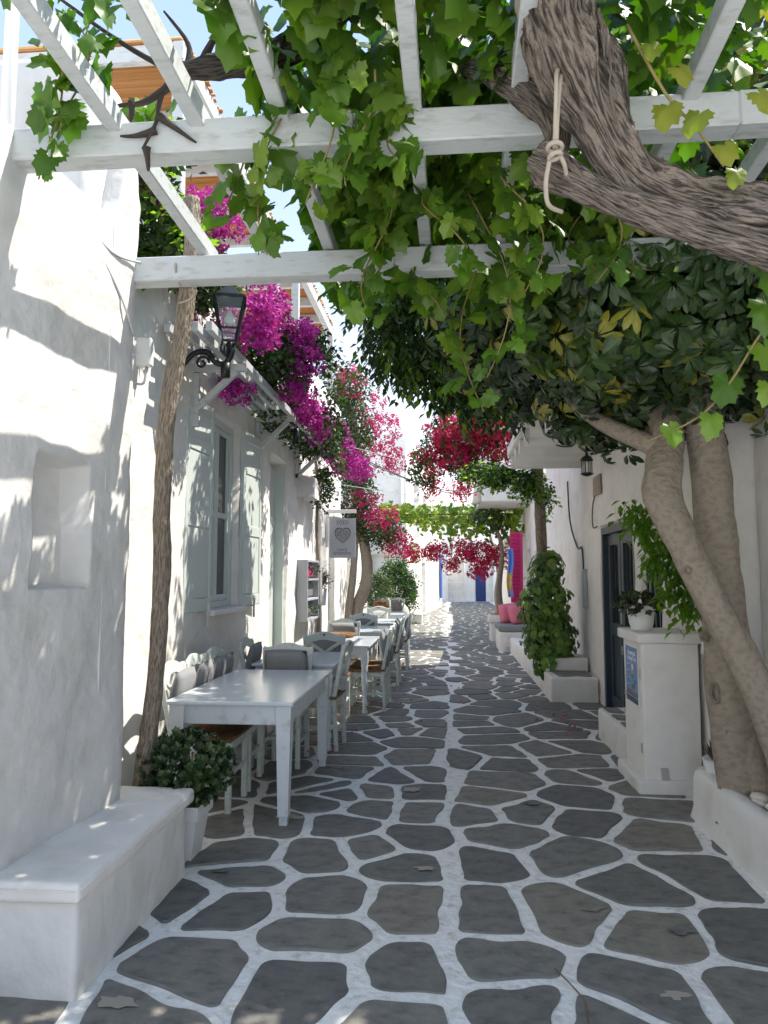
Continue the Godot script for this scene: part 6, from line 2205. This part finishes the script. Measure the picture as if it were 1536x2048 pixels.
# ---------------------------------------------------------------- bougainvilleas and the far vine
func bougainvilleas() -> void:
	var mag := [Color(0.42, 0.012, 0.32), Color(0.50, 0.03, 0.36), Color(0.34, 0.01, 0.27), Color(0.58, 0.05, 0.42)]
	var lc := [Color(0.035, 0.07, 0.02), Color(0.05, 0.095, 0.025), Color(0.025, 0.05, 0.015), Color(0.09, 0.14, 0.035)]
	var lm := leaf_mats(lc, Color(0.6, 0.8, 0.15), 0.45)
	var t := thing("magenta_bougainvillea", "magenta bougainvillea trailing over the slatted canopy and wall", "bougainvillea")
	var st := mb(true)
	tube(st, [V(-2.02, 0.0, -11.2), V(-2.0, 1.5, -11.2), V(-2.03, 2.2, -11.15), V(-1.98, 2.9, -10.9), V(-1.9, 3.4, -10.0), V(-1.85, 3.5, -8.0), V(-1.9, 3.7, -6.0), V(-1.9, 4.0, -4.6)], [0.028, 0.025, 0.025, 0.022, 0.02, 0.012], 8, 5, 0.15)
	tube(st, [V(-1.9, 3.45, -8.0), V(-1.7, 3.9, -7.2), V(-1.5, 4.0, -6.6), V(-1.35, 3.75, -6.8)], [0.014, 0.006], 6, 4)
	obj("stem", st, M.bark, t)
	var xf := []
	for e in [[V(-1.9, 3.9, -4.6), V(0.28, 0.26, 0.35), 240], [V(-1.95, 4.0, -5.5), V(0.24, 0.25, 0.5), 230], [V(-1.75, 3.75, -6.9), V(0.33, 0.36, 0.5), 280], [V(-1.9, 3.45, -8.2), V(0.22, 0.16, 0.9), 260], [V(-1.85, 3.45, -9.6), V(0.25, 0.2, 0.7), 220], [V(-1.5, 3.9, -7.2), V(0.4, 0.3, 0.4), 130], [V(-1.9, 2.95, -10.9), V(0.16, 0.35, 0.3), 110], [V(-1.95, 4.35, -4.4), V(0.16, 0.35, 0.25), 120], [V(-1.3, 3.55, -8.3), V(0.12, 0.6, 0.2), 60], [V(-1.45, 3.35, -9.6), V(0.10, 0.4, 0.2), 50]]:
		for q in ball_points(e[2], e[0], e[1], 0.3):
			xf.append(Transform3D(Basis(Vector3.UP, rnd(0, TAU)) * Basis(Vector3.RIGHT, rnd(-1.2, 1.2)) * Basis.from_scale(Vector3.ONE * rnd(0.15, 0.26)), q[0]))
	scatter(t, "leaf_sprig", "foliage", sprig(7, 0.3, 0.33, 0.6), lc, lm, xf, 100)
	blossoms(t, [[V(-1.66, 4.0, -6.5), V(0.18, 0.2, 0.25), 60], [V(-1.42, 3.75, -6.9), V(0.15, 0.26, 0.22), 80], [V(-1.55, 3.42, -7.2), V(0.15, 0.15, 0.22), 44], [V(-1.72, 3.45, -8.1), V(0.16, 0.17, 0.45), 130], [V(-1.70, 3.5, -9.0), V(0.18, 0.22, 0.5), 190], [V(-1.66, 3.45, -10.0), V(0.22, 0.26, 0.5), 230], [V(-1.62, 3.32, -11.0), V(0.2, 0.24, 0.5), 160], [V(-1.50, 3.30, -12.0), V(0.2, 0.16, 0.4), 80], [V(-1.72, 4.12, -5.0), V(0.16, 0.18, 0.2), 60], [V(-1.98, 4.25, -4.35), V(0.08, 0.3, 0.12), 40], [V(-1.85, 3.95, -4.7), V(0.12, 0.12, 0.12), 26], [V(-1.52, 3.62, -5.75), V(0.16, 0.2, 0.16), 60], [V(-1.85, 3.55, -5.7), V(0.14, 0.14, 0.16), 30], [V(-1.95, 3.35, -6.4), V(0.10, 0.2, 0.3), 40]], mag, 0.098, 160)
	# crimson one across the lane from the right-hand trunk
	var red := [Color(0.55, 0.008, 0.06), Color(0.66, 0.015, 0.09), Color(0.45, 0.006, 0.05), Color(0.68, 0.03, 0.15)]
	t = thing("crimson_bougainvillea", "crimson bougainvillea climbing a trunk on the right and arching over the lane", "bougainvillea")
	st = mb(true)
	tube(st, [V(1.42, 0.35, -10.2), V(1.33, 1.2, -10.2), V(1.3, 1.9, -10.2), V(1.24, 2.8, -10.0), V(1.2, 3.3, -10.1), V(0.85, 3.75, -11.0), V(0.3, 3.8, -12.0), V(-0.2, 3.6, -12.4)], [0.075, 0.07, 0.07, 0.07, 0.035, 0.02, 0.01], 12, 6, 0.15, 4.0, 1.0)
	tube(st, [V(1.24, 2.85, -10.0), V(0.9, 2.95, -10.2), V(0.55, 3.05, -10.4), V(0.3, 3.1, -10.6)], [0.03, 0.01], 8, 4)
	obj("trunk", st, M.bark, t)
	xf = []
	for e in [[V(1.1, 2.85, -10.0), V(0.18, 0.2, 0.25), 120], [V(0.75, 2.98, -10.2), V(0.3, 0.13, 0.25), 150], [V(0.4, 3.08, -10.5), V(0.25, 0.12, 0.25), 80], [V(1.4, 2.6, -10.05), V(0.06, 0.2, 0.15), 24], [V(0.3, 3.75, -12.0), V(0.9, 0.5, 0.6), 260], [V(-0.4, 3.4, -12.3), V(0.3, 0.3, 0.3), 80]]:
		for q in ball_points(e[2], e[0], e[1], 0.3):
			xf.append(Transform3D(Basis(Vector3.UP, rnd(0, TAU)) * Basis(Vector3.RIGHT, rnd(-1.0, 1.0)) * Basis.from_scale(Vector3.ONE * rnd(0.14, 0.24)), q[0]))
	scatter(t, "leaf_sprig", "foliage", sprig(7, 0.32, 0.36, 0.8), lc, lm, xf, 100)
	blossoms(t, [[V(0.3, 3.85, -11.9), V(0.62, 0.38, 0.4), 420], [V(0.1, 3.5, -12.0), V(0.42, 0.24, 0.3), 170], [V(0.75, 3.95, -11.6), V(0.45, 0.3, 0.3), 170], [V(0.95, 3.6, -11.8), V(0.25, 0.22, 0.25), 70], [V(-0.42, 3.55, -12.2), V(0.16, 0.14, 0.2), 26], [V(-0.25, 3.12, -12.4), V(0.12, 0.3, 0.15), 36], [V(0.25, 2.98, -12.8), V(0.2, 0.12, 0.15), 26], [V(0.35, 3.2, -12.2), V(0.12, 0.25, 0.12), 20]], red, 0.10, 120)
	# lime-green vine on a far pergola, crimson flowers under it
	t = thing("far_vine", "bright lime-green vine with crimson flowers across the lane far ahead", "vine")
	st = mb(true)
	tube(st, [V(1.9, -0.02, -19.5), V(1.8, 1.2, -19.5), V(1.7, 2.2, -19.3), V(1.2, 2.9, -19.1), V(0.0, 2.95, -19.0), V(-1.5, 2.9, -19.0)], [0.06, 0.05, 0.04, 0.03], 8, 5, 0.1)
	for z in [-18.2, -19.0, -20.0]:
		tube(st, [V(-2.7, 3.05, z), V(1.9, 3.05, z)], 0.02, 6, 1)
	obj("stem", st, M.bark, t)
	xf = []
	for k in 1500:
		var x := rnd(-1.7, 1.9)
		var z := rnd(-20.3, -17.7)
		var dy := -absf(rnd(0, 0.75)) * (0.3 + 0.7 * smoothstep(-1.3, -0.2, x)) * (1.0 if z > -18.6 else 0.4)
		xf.append(Transform3D(face(V(rnd(-0.6, 0.6), rnd(0, 1), rnd(0.1, 1)), rnd(-1, 1), rnd(0.12, 0.19)), V(x, 3.10 + dy + rnd(0, 0.28) + 0.15 * noise.get_noise_2d(x * 30, z * 30), z)))
	var vc := [Color(0.22, 0.33, 0.03), Color(0.28, 0.38, 0.035), Color(0.15, 0.26, 0.03), Color(0.33, 0.40, 0.04)]
	scatter(t, "leaf", "foliage", grape_leaf(9), vc, leaf_mats(vc, Color(0.85, 0.95, 0.15), 0.5), xf, 0)
	blossoms(t, [[V(-0.9, 2.05, -18.2), V(0.25, 0.16, 0.3), 40], [V(-0.3, 2.1, -18.0), V(0.35, 0.2, 0.3), 60], [V(0.35, 2.15, -18.0), V(0.3, 0.25, 0.3), 60], [V(0.85, 2.05, -18.1), V(0.35, 0.32, 0.3), 90], [V(1.35, 2.0, -18.4), V(0.3, 0.35, 0.3), 60], [V(0.1, 1.75, -18.1), V(0.2, 0.14, 0.2), 30], [V(0.8, 1.65, -18.1), V(0.25, 0.2, 0.2), 40], [V(-1.4, 2.3, -18.0), V(0.2, 0.35, 0.3), 36]], red, 0.12)


# ---------------------------------------------------------------- wires, fallen flowers
func wires() -> void:
	var t := thing("overhead_wires", "dark wires slung across the lane between the houses", "wires")
	for e in [[V(-2.1, 3.95, -14.0), V(0.0, 3.0, -13.0), V(0.8, 2.95, -11.2), V(1.78, 3.2, -9.6)], [V(-2.1, 4.0, -13.9), V(-0.2, 3.08, -13.0), V(0.75, 2.98, -11.2), V(1.78, 3.25, -9.7)]]:
		var st := mb(true)
		tube(st, e, 0.008, 5, 8)
		obj("wire", st, M.dark_cable, t)
	t = thing("guy_wires", "thin pale lines strung between the bougainvillea tree and houses", "wires")
	for e in [[V(-2.1, 3.7, -14.0), V(0.0, 3.85, -20.0), V(1.9, 4.0, -24.0)], [V(-2.1, 3.3, -14.0), V(0.0, 3.45, -19.0), V(1.9, 3.3, -22.0)], [V(-2.1, 4.1, -14.0), V(0.0, 4.4, -20.0), V(1.9, 4.5, -24.0)]]:
		var st := mb(true)
		tube(st, e, 0.006, 4, 6)
		obj("wire", st, M.cable, t)


func petals() -> void:
	var m := [mat(col(0.55, 0.02, 0.10), 0.7), mat(col(0.62, 0.03, 0.13), 0.7), mat(col(0.2, 0.01, 0.03), 0.8)]
	for z in m:
		z.backlight_enabled = true
		z.backlight = Color(0.5, 0.1, 0.2)
	var mesh := bract_tuft(1)
	for e in [[-1.2, -0.85, -8.3, -5.6, 34, "crimson bract fallen on the paving beside the table legs"], [0.8, 1.35, -7.9, -6.9, 13, "crimson bract fallen on the paving before the stone-topped block"], [-0.7, 0.15, -12.5, -7.2, 34, "crimson bract fallen on the stones in mid-lane"]]:
		for k in e[4]:
			var o := inst("fallen_bract", mesh, m[rng.randi() % 3])
			var s := rnd(0.05, 0.08)
			o.transform = Transform3D(Basis(Vector3.UP, rnd(0, 6)) * Basis(Vector3.RIGHT, rnd(-0.6, 0.6)) * Basis.from_scale(Vector3.ONE * s), V(rnd(e[0], e[1]), 0.012 + 0.55 * s, rnd(e[2], e[3])))
			tag(o, e[5], "bract", "fallen bougainvillea bracts")
	var st := mb(true)
	tube(st, [V(0.40, 0.012, -2.98), V(0.44, 0.02, -2.86), V(0.47, 0.014, -2.78), V(0.47, 0.018, -2.72), V(0.46, 0.012, -2.62)], 0.0028, 5, 4)
	tag(obj("twig_on_paving", st, M.twig), "thin dry twig lying on the near flagstones", "twig")
